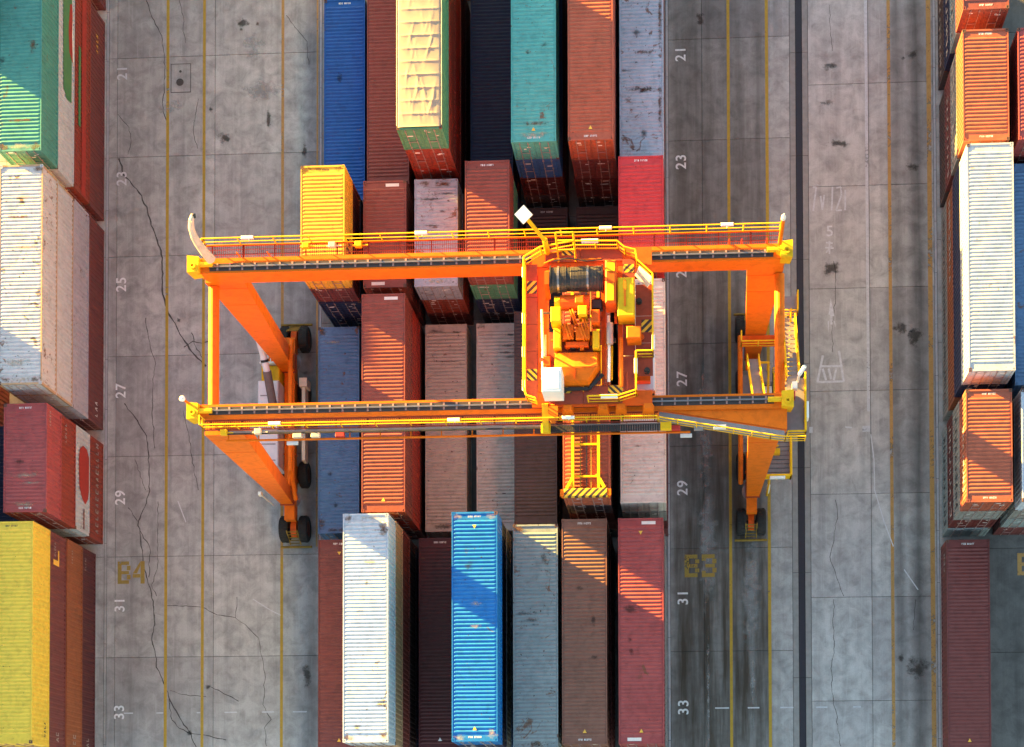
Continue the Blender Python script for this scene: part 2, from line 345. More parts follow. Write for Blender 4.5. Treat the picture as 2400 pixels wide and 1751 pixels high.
def flat_poly(polys, name, mat, z=0.004, parent=ground):
    mb = MB()
    for p in polys: mb.add([(x, y, z) for x, y in p], [tuple(range(len(p)))])
    return mb.build(name, mat, parent, (0,0,0))
def line(x, w, y0, y1, mat, name='painted_line', dx=0.0):
    return flat_poly([[(x-w/2,y0),(x+w/2,y0),(x+w/2+dx,y1),(x-w/2+dx,y1)]], name, mat)
line(-31.82, .18, -4, 70, M['yline']); line(-29.57, .17, -4, 70, M['yline']); line(-24.74, .17, -4, 19.4, M['yline']); line(-24.74, .17, 19.4, 70, M['oline'])
line(2.10, .17, -4, 70, M['yline']); line(4.37, .18, -4, 70, M['yline']); line(11.54, .19, -4, 70, M['oline']); line(13.87, .26, -4, 70, M['oline'])
line(10.22, .17, 27.5, 54, M['wfaint']); line(-22.62, .10, 20, 70, M['oline'])
for a, b in ((-34.36,-33.79),(-32.36,-31.95),(-29.9,-29.68),(-28.2,-27.44),(-25.93,-25.18),(-24.05,-23.21),(1.14,1.96),(3.05,3.73),(4.95,5.72),(7.03,7.7),(9.19,9.64)):
    flat_poly([[(a,10.05),(b,10.05),(b,10.13),(a,10.13)]], 'painted_dash', M['wfaint'])
def strip_poly(pts, w):
    polys = []
    for (x0, y0), (x1, y1) in zip(pts[:-1], pts[1:]):
        dx, dy = x1-x0, y1-y0; l = math.hypot(dx, dy) or 1; nx, ny = -dy/l*w/2, dx/l*w/2
        polys.append([(x0+nx,y0+ny),(x0-nx,y0-ny),(x1-nx,y1-ny),(x1+nx,y1+ny)])
    return polys
def strip_mesh(pts, w, name, mat, z=0.004, taper=False):
    n = len(pts); L = []; Rr = []
    for i, (x, y) in enumerate(pts):
        a = pts[max(0,i-1)]; b = pts[min(n-1,i+1)]; dx, dy = b[0]-a[0], b[1]-a[1]; l = math.hypot(dx,dy) or 1
        ww = w/2 * (random.uniform(0.5,1.3) if taper else 1.0)
        L.append((x-dy/l*ww, y+dx/l*ww, z)); Rr.append((x+dy/l*ww, y-dx/l*ww, z))
    mb = MB(); mb.add(L + Rr, [(n+i, n+i+1, i+1, i) for i in range(n-1)])
    return mb.build(name, mat, ground, (0,0,0))
# numerals: white stencilled bay numbers, turned to read up the yard
def numeral(txt, x, y, size, rot, mat, z=0.005, sx=1.0, bold=0.0, name='painted_number'):
    cu = bpy.data.curves.new('txt', 'FONT'); cu.body = txt; cu.size = size; cu.align_x = 'CENTER'; cu.align_y = 'CENTER'; cu.offset = bold; cu.space_character = 1.12
    t = bpy.data.objects.new('txt', cu); col.objects.link(t)
    dg = bpy.context.evaluated_depsgraph_get(); me = bpy.data.meshes.new_from_object(t.evaluated_get(dg)); bpy.data.objects.remove(t)
    me.transform(Matrix.Translation((x, y, z)) @ Matrix.Rotation(rot, 4, 'Z') @ Matrix.Diagonal((sx, 1, 1, 1)))
    me.materials.clear(); me.materials.append(mat); me.name = name
    o = bpy.data.objects.new(name, me); col.objects.link(o); o.parent = ground; return o
for i, n in enumerate((21,23,25,27,29,31,33)):
    yy = 49.18 - i*6.505
    numeral(str(n), -34.62, yy, 0.86, R(90), M['wnum'] if n > 24 else M['wline'], bold=0.012)
    numeral(str(n), -0.70, yy, 0.86, R(90), M['wnum'], bold=0.012)
def block_code(x, y, w, h, chars, mat):
    """stencilled block letters cut from straight bars"""
    cw = w*0.46; t = cw*0.30; q = []
    def bars(c, ox):
        if c == 'B': return [(0,0,t,h),(t,0,cw-t*.4,t*.9),(t,h-t*.9,cw-t*.4,h),(t,h*.5-t*.4,cw-t*.4,h*.5+t*.4),(cw-t*.95,t*1.1,cw,h*.5-t*.6),(cw-t*.95,h*.5+t*.6,cw,h-t*1.1)]
        if c == '3': return [(0,0,cw-t*.4,t*.9),(0,h-t*.9,cw-t*.4,h),(t*.8,h*.5-t*.4,cw-t*.4,h*.5+t*.4),(cw-t*.95,t*1.0,cw,h*.5-t*.5),(cw-t*.95,h*.5+t*.5,cw,h-t*1.0),(0,t*.95,t*.9,h*.28),(0,h*.72,t*.9,h-t*.95)]
        if c == '2': return [(0,0,cw,t*.9),(0,t*.95,t*.95,h*.46),(0,h*.5-t*.4,cw,h*.5+t*.4),(cw-t*.95,h*.54,cw,h-t*.95),(0,h-t*.9,cw,h)]
        if c == '4': return [(cw-t*1.3,0,cw-t*.25,h),(0,h*.27,cw-t*1.35,h*.27+t*.9)]
    for i, c in enumerate(chars):
        ox = x + i*(cw + w*0.08)
        for a, b, c2, d in bars(c, ox): q.append([(ox+a,y+b),(ox+c2,y+b),(ox+c2,y+d),(ox+a,y+d)])
        if c == '4': q.append([(ox,y+h*.30+t*.9),(ox+t*1.1,y+h*.30+t*.9),(ox+cw-t*1.35,y+h*.80),(ox+cw-t*1.35,y+h)])
    return flat_poly(q, 'painted_block_code', mat, 0.005)
block_code(-34.78, 17.92, 1.72, 1.36, 'B4', M['ycode']); block_code(-0.62, 17.85, 1.88, 1.34, 'B3', M['ycode']); block_code(18.75, 17.7, 1.8, 1.30, 'B2', M['oline'])
# worn lane lettering and arrow
def strokes(name, segs, w, mat):
    polys = []
    for s_ in segs: polys += strip_poly(s_, w)
    mb = MB()
    for i, p in enumerate(polys): mb.add([(x, y, 0.005 + 0.0004*i) for x, y in p], [(0,1,2,3)])
    return mb.build(name, mat, ground, (0,0,0))
strokes('painted_lane_code', [[(7.05,40.92),(7.25,40.92),(7.06,39.5)],[(7.5,40.4),(7.6,39.55),(7.72,40.45)],[(8.2,40.92),(8.15,39.5)],[(8.42,40.85),(8.7,40.9),(8.72,40.4),(8.4,39.5),(8.75,39.5)],[(8.95,40.7),(8.93,39.5)]], 0.10, M['wfaint'])
numeral('5', 8.02, 38.25, 0.9, 0, M['wline'], name='painted_lane_number', bold=0.01)
strokes('painted_lane_character', [[(7.8,37.6),(8.2,37.55)],[(7.75,37.3),(8.25,37.25)],[(8.0,37.7),(8.0,36.9)],[(7.8,37.0),(8.15,37.4)]], 0.10, M['wfaint'])
flat_poly([[(8.05,34.3),(7.92,33.3),(8.02,33.3),(8.02,32.7),(8.14,32.7),(8.14,33.2),(8.26,33.2)],[(7.86,32.9),(7.96,32.95),(7.9,32.2)],[(8.2,32.95),(8.3,32.9),(8.33,32.5)]], 'painted_arrow', M['wline'], 0.005)
strokes('painted_trapezoid', [[(7.57,30.88),(7.24,29.28)],[(8.52,31.14),(8.78,29.29)],[(7.43,30.24),(8.6,30.22)],[(7.24,29.30),(8.78,29.32)],[(7.55,30.1),(7.75,29.4)],[(8.35,30.1),(8.2,29.4)],[(7.9,30.1),(8.05,29.45)]], 0.13, M['wline'])
for p in ([(6.75,26.65),(6.95,26.65),(6.95,26.3),(6.75,26.3)],[(8.85,26.66),(9.25,26.6),(9.25,26.5),(8.85,26.56)],[(9.85,26.65),(10.3,26.65),(10.3,26.3),(9.85,26.3)]):
    flat_poly([p], 'painted_patch', M['wfaint'], 0.005)
for pts in ([(10.34,26.14),(10.51,24.67),(10.54,22.83),(11.07,20.97),(11.6,19.5)], [(12.21,18.13),(13.01,16.93)], [(-26.5,16.9),(-25.4,16.2),(-24.8,15.9)], [(-31.1,22.9),(-30.6,21.6)]):
    strip_mesh(pts, 0.06, 'chalk_scrape', M['wline'], 0.006)
CR = [
 ([(-33.17,53.63),(-32.78,52.56),(-32.25,51.4),(-32.06,50.44),(-32.0,49.29),(-32.09,47.67),(-32.14,46.72),(-31.85,46.04)], .055),
 ([(-31.11,53.56),(-30.86,52.5),(-30.91,51.64),(-30.72,50.87)], .05),
 ([(-34.81,43.94),(-34.52,42.89),(-33.55,41.81),(-33.12,40.85),(-32.73,39.51),(-32.24,38.36),(-32.1,37.26),(-32.14,35.75),(-31.85,34.61),(-31.32,33.65),(-30.74,32.59),(-30.07,31.73),(-29.4,31.05)], .105),
 ([(-30.74,32.22),(-30.26,32.58),(-29.69,32.48),(-29.27,32.56)], .08), ([(-30.31,33.15),(-30.07,32.3),(-29.59,31.53)], .06),
 ([(-33.13,34.07),(-32.99,33.12),(-32.69,31.88),(-32.5,31.31),(-32.69,30.09),(-32.68,28.29),(-32.53,26.12)], .05),
 ([(-34.45,28.89),(-33.49,27.65),(-33.05,26.88),(-32.91,25.66),(-32.85,23.58),(-33.04,22.81),(-33.56,21.69),(-33.36,20.74),(-33.26,19.43),(-32.87,17.92),(-32.53,16.41),(-32.48,15.48),(-32.71,14.54),(-32.42,13.6),(-32.37,12.85),(-31.9,11.91),(-31.61,11.07),(-31.03,9.94),(-30.27,8.82),(-29.99,8.07),(-29.5,6.5)], .075),
 ([(-34.13,22.55),(-33.56,21.69)], .05), ([(-33.41,21.12),(-32.79,20.08),(-32.83,19.05),(-32.87,18.29)], .05),
 ([(-31.61,11.07),(-31.41,9.67),(-31.13,9.29),(-30.27,8.82),(-29.33,8.72),(-28.1,8.43)], .055), ([(-32.32,22.89),(-32.31,20.73),(-32.31,19.04),(-32.68,17.82),(-32.39,17.16)], .04),
 ([(-31.72,16.59),(-29.64,16.47),(-28.69,15.99),(-27.55,15.79),(-26.8,15.22),(-26.13,14.56),(-26.04,13.81),(-25.75,12.41),(-25.84,10.55),(-25.37,9.62),(-25.74,9.15),(-25.65,8.04)], .045),
 ([(-27.46,17.0),(-27.55,15.79)], .04), ([(-31.56,11.44),(-30.56,11.15),(-29.33,11.05)], .04), ([(-29.0,11.6),(-28.2,11.22),(-27.35,10.75)], .05),
 ([(-30.82,28.35),(-30.43,27.02),(-30.24,25.42),(-29.85,23.53)], .045), ([(-33.76,25.48),(-33.38,24.44),(-33.09,23.59)], .04), ([(-34.92,46.62),(-34.24,45.83),(-34.05,44.97),(-34.28,44.12)], .04),
 ([(-24.52,52.36),(-23.28,50.7),(-23.14,49.28)], .04), ([(-29.94,47.41),(-30.08,46.65),(-30.26,45.33),(-29.97,44.37)], .035),
 ([(8.07,51.85),(8.15,50.26),(8.24,49.05)], .03), ([(8.24,36.49),(8.37,35.38),(8.32,34.18),(8.13,32.53),(8.16,31.05)], .035),
 ([(8.28,22.3),(8.37,21.47),(8.04,19.47),(7.9,18.92),(8.34,17.54),(8.69,16.62)], .035), ([(8.15,16.45),(8.05,15.08),(8.13,13.71),(7.94,12.16),(8.02,10.52),(8.2,9.7),(8.45,7.79)], .035), ([(12.83,16.39),(12.72,14.57)], .04),
]
for i, (pts, w) in enumerate(CR):
    fine = []
    for (x0,y0),(x1,y1) in zip(pts[:-1], pts[1:]):
        n = max(2, int(math.hypot(x1-x0, y1-y0)/0.22))
        for q in range(n):
            t = q/n; fine.append((x0+(x1-x0)*t + random.uniform(-.045,.045), y0+(y1-y0)*t + random.uniform(-.03,.03)))
    fine.append(pts[-1]); strip_mesh(fine, w*0.85, 'crack', M['tar'], 0.0030 + 0.0002*(i % 4), True)
def blob(x, y, rx, ry, seed, mat, name, z=0.0034):
    n = 20
    return flat_poly([[(x + rx*1.5*math.cos(2*math.pi*i/n), y + ry*1.5*math.sin(2*math.pi*i/n)) for i in range(n)]], name, mat, z)
for i, (x, y, rx, ry) in enumerate(((-27.18,51.97,.3,.24),(-27.3,51.6,.12,.1),(-29.17,46.71,.13,.17),(12.95,48.6,.25,.3),(12.4,48.5,.09,.1),(12.2,32.4,.45,.3),(12.9,31.9,.4,.5),(12.9,12.4,.55,.5),(12.0,12.9,.12,.25),(0.47,51.24,.2,.35),
        (8.1,48.15,.3,.22),(7.91,45.98,.28,.16),(12.92,42.0,.35,.25),(-23.4,44.0,.12,.6),(-31.06,33.92,.12,.12),(-25.6,46.0,.12,.5),(-23.2,12.3,.22,.6),(-26.3,51.9,.1,.12),(-28.3,45.0,.3,.3),(8.5,43.5,.5,.2),(-23.4,29.0,.3,1.2),(8.1,36.0,.45,.35),(-29.2,11.6,.16,.14),(-30.3,8.85,.16,.12))):
    blob(x, y, rx, ry, i, M['oil'], 'oil_stain', 0.0040 + 0.0002*(i % 5))
for i, (x, y, rx, ry) in enumerate(((0.72,20.0,.48,3.2),(3.3,16.9,.42,3.1),(0.6,26.5,.4,2.8),(3.35,11.5,.12,2.0),(0.75,10.5,.09,3.4),(-26.5,50.5,.5,.6),(-31.6,47.0,.6,.4),(-26,47.8,.9,.5))):
    blob(x, y, rx, ry, 50+i, M['film'], 'dust_patch', 0.0048)
# manhole slab with two lids
mh = MB().box(-31.6,-30.43,47.88,49.58,0.0,0.012).build('manhole_slab', M['concrete'], ground, (0,0,0))
fr = MB()
for b_ in ((-31.64,-31.6,47.84,49.62),(-30.43,-30.39,47.84,49.62),(-31.6,-30.43,47.84,47.88),(-31.6,-30.43,49.58,49.62)): fr.box(*b_, 0, 0.008)
fr.build('manhole_joint', M['tar'], mh, (0,0,0))
MB().lathe((-31.07,48.48,0.012),(0,0,1),[(0,.23),(.006,.23),(.006,.0)],16).build('manhole_lid', M['tar'], mh, (0,0,0))
MB().lathe((-31.04,49.14,0.012),(0,0,1),[(0,.08),(.006,.08),(.006,.0)],10).build('lifting_hole', M['tar'], mh, (0,0,0))

# ------------------------------------------------------------------ containers
W2 = 1.219
def prof_points(a, b, period, base, top, fr=(0.0, .26, .40, .76, .90)):
    n = max(1, int(round((b-a)/period))); p = (b-a)/n; out = []
    for i in range(n):
        y = a + i*p; out += [(y + fr[1]*p, base), (y + fr[2]*p, top), (y + fr[3]*p, top), (y + fr[4]*p, base)]
    return [(a, base)] + out + [(b, base)]
MESH = {}
def container_meshes(L, h):
    key = (L, h)
    if key in MESH: return MESH[key]
    d = {}; l = L/2
    # roof: pressed transverse corrugations between flat end plates
    zb, zt = h-0.044, h-0.006
    pr = [(-l+0.06, zb)] + prof_points(-l+0.42, l-0.42, 0.21, zb, zt, (0, .10, .40, .60, .90)) + [(l-0.06, zb)]
    xs = (-W2+0.055, -W2+0.17, W2-0.17, W2-0.055); mb = MB(); vs_ = []
    for y, z in pr:
        vs_ += [(xs[0], y, zb), (xs[1], y, z), (xs[2], y, z), (xs[3], y, zb)]
    fs = [(4*i+j, 4*i+j+1, 4*i+j+5, 4*i+j+4) for i in range(len(pr)-1) for j in range(3)]
    d['roof'] = mb.add(vs_, fs).mesh('roof')
    # corrugated side sheet (east side; the west one is turned round)
    pr = prof_points(-l+0.14, l-0.14, 0.28, W2-0.012, W2-0.048)
    vs_ = []
    for y, x in pr: vs_ += [(x, y, 0.155), (x, y, h-0.055)]
    d['side_wall'] = MB().add(vs_, [(2*i, 2*i+2, 2*i+3, 2*i+1) for i in range(len(pr)-1)]).mesh('side_wall')
    # frame
    f = MB()
    for s in (-1, 1):
        x0, x1 = sorted((s*(W2-0.004), s*(W2-0.064)))
        f.box(x0, x1, -l+0.16, l-0.16, h-0.070, h-0.006); f.box(x0, x1, -l+0.16, l-0.16, 0.012, 0.165)
        for e in (-1, 1):
            y0, y1 = sorted((e*(l-0.004), e*(l-0.135))); x2, x3 = sorted((s*(W2-0.003), s*(W2-0.12)))
            f.box(x2, x3, y0, y1, 0.11, h-0.11)
    for e in (-1, 1):
        y0, y1 = sorted((e*(l-0.005), e*(l-0.10)))
        f.box(-W2+0.16, W2-0.16, y0, y1, h-0.115, h-0.009); f.box(-W2+0.16, W2-0.16, y0, y1, 0.012, 0.155)
    f.box(-W2+0.07, W2-0.07, -l+0.11, l-0.11, 0.10, 0.14)
    d['frame'] = f.mesh('frame')
    # far end wall
    pr = prof_points(-W2+0.13, W2-0.13, 0.24, l-0.015, l-0.050); vs_ = []
    for x, y in pr: vs_ += [(x, y, 0.15), (x, y, h-0.11)]
    d['end_wall'] = MB().add(vs_, [(2*i+2, 2*i, 2*i+1, 2*i+3) for i in range(len(pr)-1)]).mesh('end_wall')
    # one door leaf (centre at x = 0), pressed panels
    w = W2-0.135; dm = MB(); y0 = -l+0.028
    dm.box(-w/2, w/2, y0, y0+0.045, 0.165, h-0.125)
    ph = (h-0.42)/5
    for i in range(5):
        z0 = 0.20 + i*ph; dm.add([(-w/2+.05,y0-0.002,z0+.03),(w/2-.05,y0-0.002,z0+.03),(w/2-.05,y0-0.002,z0+ph-.03),(-w/2+.05,y0-0.002,z0+ph-.03),
                                  (-w/2+.09,y0-0.022,z0+.08),(w/2-.09,y0-0.022,z0+.08),(w/2-.09,y0-0.022,z0+ph-.08),(-w/2+.09,y0-0.022,z0+ph-.08)],
                                 [(4,5,6,7),(0,1,5,4),(1,2,6,5),(2,3,7,6),(3,0,4,7)])
    d['door'] = dm.mesh('door')
    rm = MB().tube((0, y0-0.055, 0.06), (0, y0-0.055, h-0.06), 0.021, 6)
    for z in (0.3, h*0.5, h-0.3): rm.box(-0.05, 0.05, y0-0.05, y0-0.018, z-0.03, z+0.03)
    d['lock_rod'] = rm.mesh('lock_rod')
    d['handle'] = MB().box(0.0, 0.42, y0-0.085, y0-0.06, h*0.40, h*0.40+0.035).mesh('handle')
    MESH[key] = d; return d
cb = MB(); a, b, c_ = 0.081, 0.089, 0.118
cb.add([(-a,-b,0),(a,-b,0),(a,b,0),(-a,b,0),(-a,-b,c_),(a,-b,c_),(a,b,c_),(-a,b,c_),(-.032,-.058,c_),(.032,-.058,c_),(.032,.058,c_),(-.032,.058,c_),(-.032,-.058,c_-.05),(.032,-.058,c_-.05),(.032,.058,c_-.05),(-.032,.058,c_-.05)],
       [(0,3,2,1),(0,1,5,4),(1,2,6,5),(2,3,7,6),(3,0,4,7),(4,5,9,8),(5,6,10,9),(6,7,11,10),(7,4,8,11),(8,9,13,12),(9,10,14,13),(10,11,15,14),(11,8,12,15),(12,13,14,15)])
CAST = cb.mesh('corner_casting')
for me in [CAST]: me.materials.append(None)

def inst(name, me, mat, parent, loc=(0,0,0), rz=0.0):
    if not me.materials: me.materials.append(None)
    o = bpy.data.objects.new(name, me); col.objects.link(o); o.parent = parent; o.location = loc
    if rz: o.rotation_euler = (0, 0, rz)
    o.material_slots[0].link = 'OBJECT'; o.material_slots[0].material = mat
    return o

def char_row(rr, x0, x1, y, h, z, flip=False, n=11):
    """a row of small unreadable characters (container number as it shows from the air)"""
    mb = MB(); w = (x1-x0)/n
    for i in range(n):
        if i in (4,): continue
        cw = w*rr.uniform(.5, .82); cx = x0 + (i+.5)*w; k = rr.randint(0, 3)
        y0, y1 = y-h/2, y+h/2
        if k == 0: q = [(cx-cw/2,y0,cx-cw/6,y1),(cx-cw/6,y1-h*.3,cx+cw/2,y1)]
        elif k == 1: q = [(cx-cw/2,y0,cx+cw/2,y0+h*.3),(cx-cw/2,y1-h*.3,cx+cw/2,y1),(cx-cw/6,y0+h*.3,cx+cw/6,y1-h*.3)]
        elif k == 2: q = [(cx-cw/2,y0,cx-cw/5,y1),(cx+cw/5,y0,cx+cw/2,y1)]
        else: q = [(cx-cw/2,y0,cx+cw/2,y1)]
        for a_, b_, c2, d2 in q: mb.add([(a_,b_,z),(c2,b_,z),(c2,d2,z),(a_,d2,z)], [(0,1,2,3)])
    return mb

ORD = {1:'second', 2:'third', 3:'fourth', 4:'fifth'}
n_cont = 0
def container(x, y, z, L, h, key, label, group, roof_marks='', door_detail=True, roof_key=None, tarp=False):
    global n_cont; n_cont += 1
    d = container_meshes(L, h); m = CM[key]; l = L/2; rr = random.Random(n_cont*13)
    root = empty('shipping_container', (x, y, z)); tag(root, label, 'container', group)
    if tarp: tarp_roof(root, L, h)
    else: inst('roof', d['roof'], CM[roof_key or key], root)
    inst('side_wall', d['side_wall'], m, root); inst('side_wall', d['side_wall'], m, root, rz=math.pi)
    inst('frame', d['frame'], m, root); inst('end_wall', d['end_wall'], m, root)
    for s in (-1, 1):
        dr = inst('door', d['door'], m, root, (s*(W2-0.125)/2, 0, 0))
        if door_detail:
            rodm = M['rodpink'] if PAL[key][0][0] > 2*PAL[key][0][2] else M['galv']
            for t in (-0.23, 0.23): inst('lock_rod', d['lock_rod'], rodm, dr, (t, 0, 0))
            inst('handle', d['handle'], rodm, dr, (-0.2, 0, 0))
            for q in range(rr.randint(1, 3)):
                w, hh = rr.uniform(.12, .34), rr.uniform(.06, .16); zx = rr.uniform(.55, .9)*h; px = rr.uniform(-.38, .38-w)
                mk = MB().add([(px,-l+.002,zx),(px+w,-l+.002,zx),(px+w,-l+.002,zx+hh),(px,-l+.002,zx+hh)], [(0,1,2,3)])
                inst('door_marking', mk.mesh('door_marking'), M['mark_w'], dr)
    for sx in (-1, 1):
        for sy in (-1, 1):
            for zz in (0.0, h-0.118):
                inst('corner_casting', CAST, M['casting'] if rr.random() < .4 else m, root, (sx*(W2-0.080), sy*(l-0.088), zz))
    zt = h-0.0395
    for ch in roof_marks:
        o = None
        if ch == 's': o = ('roof_number', char_row(rr, -.36, .36, -l+.24, .10, zt), M['mark_w'])
        elif ch == 'n': o = ('roof_number', char_row(rr, -.36, .36, l-.24, .10, zt), M['mark_w'])
        elif ch == 'k': o = ('roof_number', char_row(rr, -.36, .36, l-.24, .10, zt), M['navy_m'])
        elif ch == 'P': o = ('roof_plate', MB().box(.05,.80,l-.34,l-.17,zt-.002,zt+.006), M['plate'])
        elif ch == 'p': o = ('roof_plate', MB().box(-.75,0.0,-l+.15,-l+.33,zt-.002,zt+.006), M['plate'])
        elif ch in 'tTw':
            yy = (l-.70) if ch == 'T' else (-l+.60); sg = -1 if ch == 'T' else 1; zz = h-0.0040
            o = ('warning_triangle', MB().add([(-.11,yy,zz),(.11,yy,zz),(0,yy+sg*.20,zz)], [(0,1,2) if sg > 0 else (0,2,1)]), M['mark_w'] if ch == 'w' else M['mark_y'])
        if o:
            q = inst(o[0], o[1].mesh(o[0]), o[2], root)
            if o[0] == 'roof_number': q['kind'] = 'stuff'
    return root

def tarp_roof(root, L, h):
    rr = random.Random(5); l = L/2; nx, ny = 44, 260; creases = [(rr.uniform(-1.0,1.0), rr.uniform(-.35,.35), rr.uniform(.005,.013), rr.uniform(.03,.08), ya, ya + rr.uniform(.7,2.6)) for ya in [(-l + .2 + (rr.random()**1.8)*(L-3)) for _ in range(60)]]; vs_ = []; fs = []; bows = 17
    for j in range(ny+1):
        y = -l+.10 + (L-.20)*j/ny; t = (j/ny)*bows; sag = abs(math.sin(math.pi*t))
        for i in range(nx+1):
            x = -W2+.05 + (2*W2-.10)*i/nx; u = abs(2*i/nx-1)
            cross = 1-u**4
            ridge = math.exp(-((t - round(t))/.07)**2)*.022
            wr = 0.0
            for cx_, sl, aa, ww, ya, yb in creases:
                if ya < y < yb:
                    dd = (x - cx_ - sl*(y - ya))/ww; wr += aa*math.exp(-dd*dd)*math.sin(math.pi*(y-ya)/(yb-ya))
            z = h+.02 + .040*cross + ridge*cross - .012*sag*cross + wr*cross + .004*math.sin(x*6+y*3)
            if u > .97: z = h-.05
            vs_.append((x, y, z))
    for j in range(ny):
        for i in range(nx):
            a_ = j*(nx+1)+i; fs.append((a_, a_+1, a_+nx+2, a_+nx+1))
    me = MB().add(vs_, fs).mesh('tarpaulin')
    for p in me.polygons: p.use_smooth = True
    o = inst('tarpaulin', me, M['tarp'], root); o['label'] = 'wrinkled tan tarpaulin over roof bows'
    rp = MB()
    for s in (-1, 1): rp.tube((s*(W2-.02), -l+.2, h+.005), (s*(W2-.02), l-.2, h+.005), .02, 6)
    inst('tarp_rope', rp.mesh('tarp_rope'), M['tan'], root)

S, HC = 2.591, 2.896
def stack(x, y, L, tiers, label, short, group, marks='', **kw):
    """tiers from the ground up: (colour, height)"""
    z = 0.0; n = len(tiers); made = []
    for i, t in enumerate(tiers):
        key, h = (t if isinstance(t, tuple) else (t, S)); top = i == n-1; jx = 0 if top else random.uniform(-.03, .03); jy = 0 if top else random.uniform(-.04, .04)
        lab = label if top else '%s container %s from top under the %s' % (PAL[key][3], ORD[n-1-i], short)
        made.append(container(x+jx, y+jy, z, L, h, key, lab, group, marks if top else '', **(kw if top else {})))
        z += h + 0.002
    return made
L40, L20 = 12.192, 6.058
GM, GL, GR = 'containers stacked in the block under the crane', 'containers stacked along the western aisle', 'containers stacked along the eastern lane'
YT, YC, YB, YM = 45.95, 36.22, 26.42, 13.40
# --- middle block, bays 21/23
stack(-20.50, YT, L40, ['blue'], 'bright blue container standing alone on the ground beside the maroon row', 'bright blue one', GM, 'n')
stack(-17.45, YT, L40, ['navy', ('maroon', HC)], 'dull maroon container two tiers high beside the bright blue one', 'dull maroon roof beside the bright blue one', GM)
stack(-14.50, YT, L40, ['dkred', 'dkred', 'red', ('brick', HC), ('green', HC)], 'green open-top container roofed with a wrinkled tan tarpaulin', 'tan tarpaulin', GM, tarp=True)
stack(-11.50, YT, L40, ['maroon', 'navy'], 'dark navy container low between the tarpaulin stack and the teal stack', 'low dark navy roof', GM, 't')
stack(-8.60, YT, L40, [('dkbrown', HC), ('dkred', HC), ('cobalt', HC), ('teal', S)], 'teal container on four tiers with a yellow roof triangle', 'teal roof', GM, 'st')
stack(-5.52, YT, L40, [('dkbrown', S), ('dkred', HC), ('maroon', HC), ('terracotta', HC)], 'terracotta container topping four tiers beside the teal one', 'terracotta roof', GM, 'st')
stack(-2.86, YT, L40, ['grey', 'maroon', ('lightblue', S)], 'rust-stained pale blue container north of the crimson one', 'pale blue roof', GM)
# --- bay 25 (twenty-foot boxes)
c1 = stack(-20.30, YC, L20, ['navy', 'navy', 'maroon', 'yellow'], 'sunlit golden yellow short container under the northern girder', 'golden yellow short one', GM, 'k')
stack(-17.27, YC, L20, ['maroon', 'dkred', 'maroon_b'], 'rusty maroon short container with white roof plates beside the yellow one', 'rusty maroon short one', GM, 'Pp')
stack(-14.37, YC, L20, ['dkred', 'brick', 'silver'], 'silver grey short container with rust smears under the northern girder', 'silver grey short one', GM)
stack(-11.22, YC, L20, ['umber', 'navy', 'green', 'maroon_b'], 'maroon short container half in sun, west of the trolley', 'maroon short one half in sun', GM, 'n')
stack(-8.55, YC, L20, ['dkbrown'], 'dark brown short container on the ground in deep shade', 'dark brown short one', GM, 'n')
stack(-5.60, YC, L20, ['dkbrown'], 'dark brown short container on the ground below the terracotta stack', 'dark one below the terracotta stack', GM)
stack(-2.84, YC, L20, ['maroon', 'grey', 'maroon', 'crimson'], 'crimson short container under the eastern end of the girder', 'crimson short one', GM, 'n')
# --- bays 27/29
stack(-20.82, YB, L40, ['slate'], 'slate blue container on the ground beside the crane wheels', 'slate blue one', GM)
stack(-17.20, YB+.05, L40, [('maroon', HC), ('red', HC), ('maroon_b', HC)], 'maroon container striped by sun between the two girders', 'sun-striped maroon roof', GM, 'Pt')
stack(-14.48, YB, L40, ['taupe'], 'brownish taupe container on the ground between the girders', 'brownish taupe one', GM)
stack(-11.47, YB, L40, ['taupe2'], 'pale taupe container with black scuffs on the ground between the girders', 'pale taupe one', GM)
stack(-9.02, YB-.1, L40, ['dkbrown', 'umber'], 'near-black brown container below the trolley', 'near-black brown roof', GM)
stack(-5.74, YB-.05, L40, ['dkbrown', 'maroon', 'dkred', 'umber'], 'near-black container directly under the one the spreader holds', 'container in the spreader', GM)
stack(-2.78, YB, L40, ['maroon', 'dkred', 'grey', 'cream'], 'cream container topping four tiers east of the spreader', 'cream roof', GM, 'k')
# --- bays 31/33
stack(-20.30, YM, L40, ['dkred', 'maroon'], 'maroon container two tiers high beside the wide white one', 'maroon roof beside the wide white one', GM, 'nTt')
stack(-17.46, YM, L40, ['navy', 'dkbrown', 'maroon', 'tan', 'whiteblue'], 'sunlit bluish white container topping five tiers', 'bluish white roof', GM)
stack(-14.50, YM, L40, ['maroon', 'oxblood'], 'oxblood container low between the white stack and the azure stack', 'oxblood roof', GM, 'nw')
stack(-11.64, YM, L40, ['navy', 'cobalt', 'steel', 'navy', 'azure'], 'azure blue container half in sun, topping five tiers', 'azure blue roof', GM, 'nTts')
stack(-8.62, YM-.25, L40, ['maroon', 'navy', 'tan', 'steel'], 'faded steel grey container with dark smears beside the azure one', 'faded steel grey roof', GM)
stack(-5.97, YM, L40, ['dkred', 'maroon', 'dkred', 'brown'], 'brown container crossed by one slanting band of sun', 'brown roof with the sun band', GM, 'nts')
stack(-2.92, YM, L40, ['dkred', 'grey', 'maroon', 'rose'], 'rose red container with white plates at both roof ends', 'rose red roof', GM, 'PpTt')
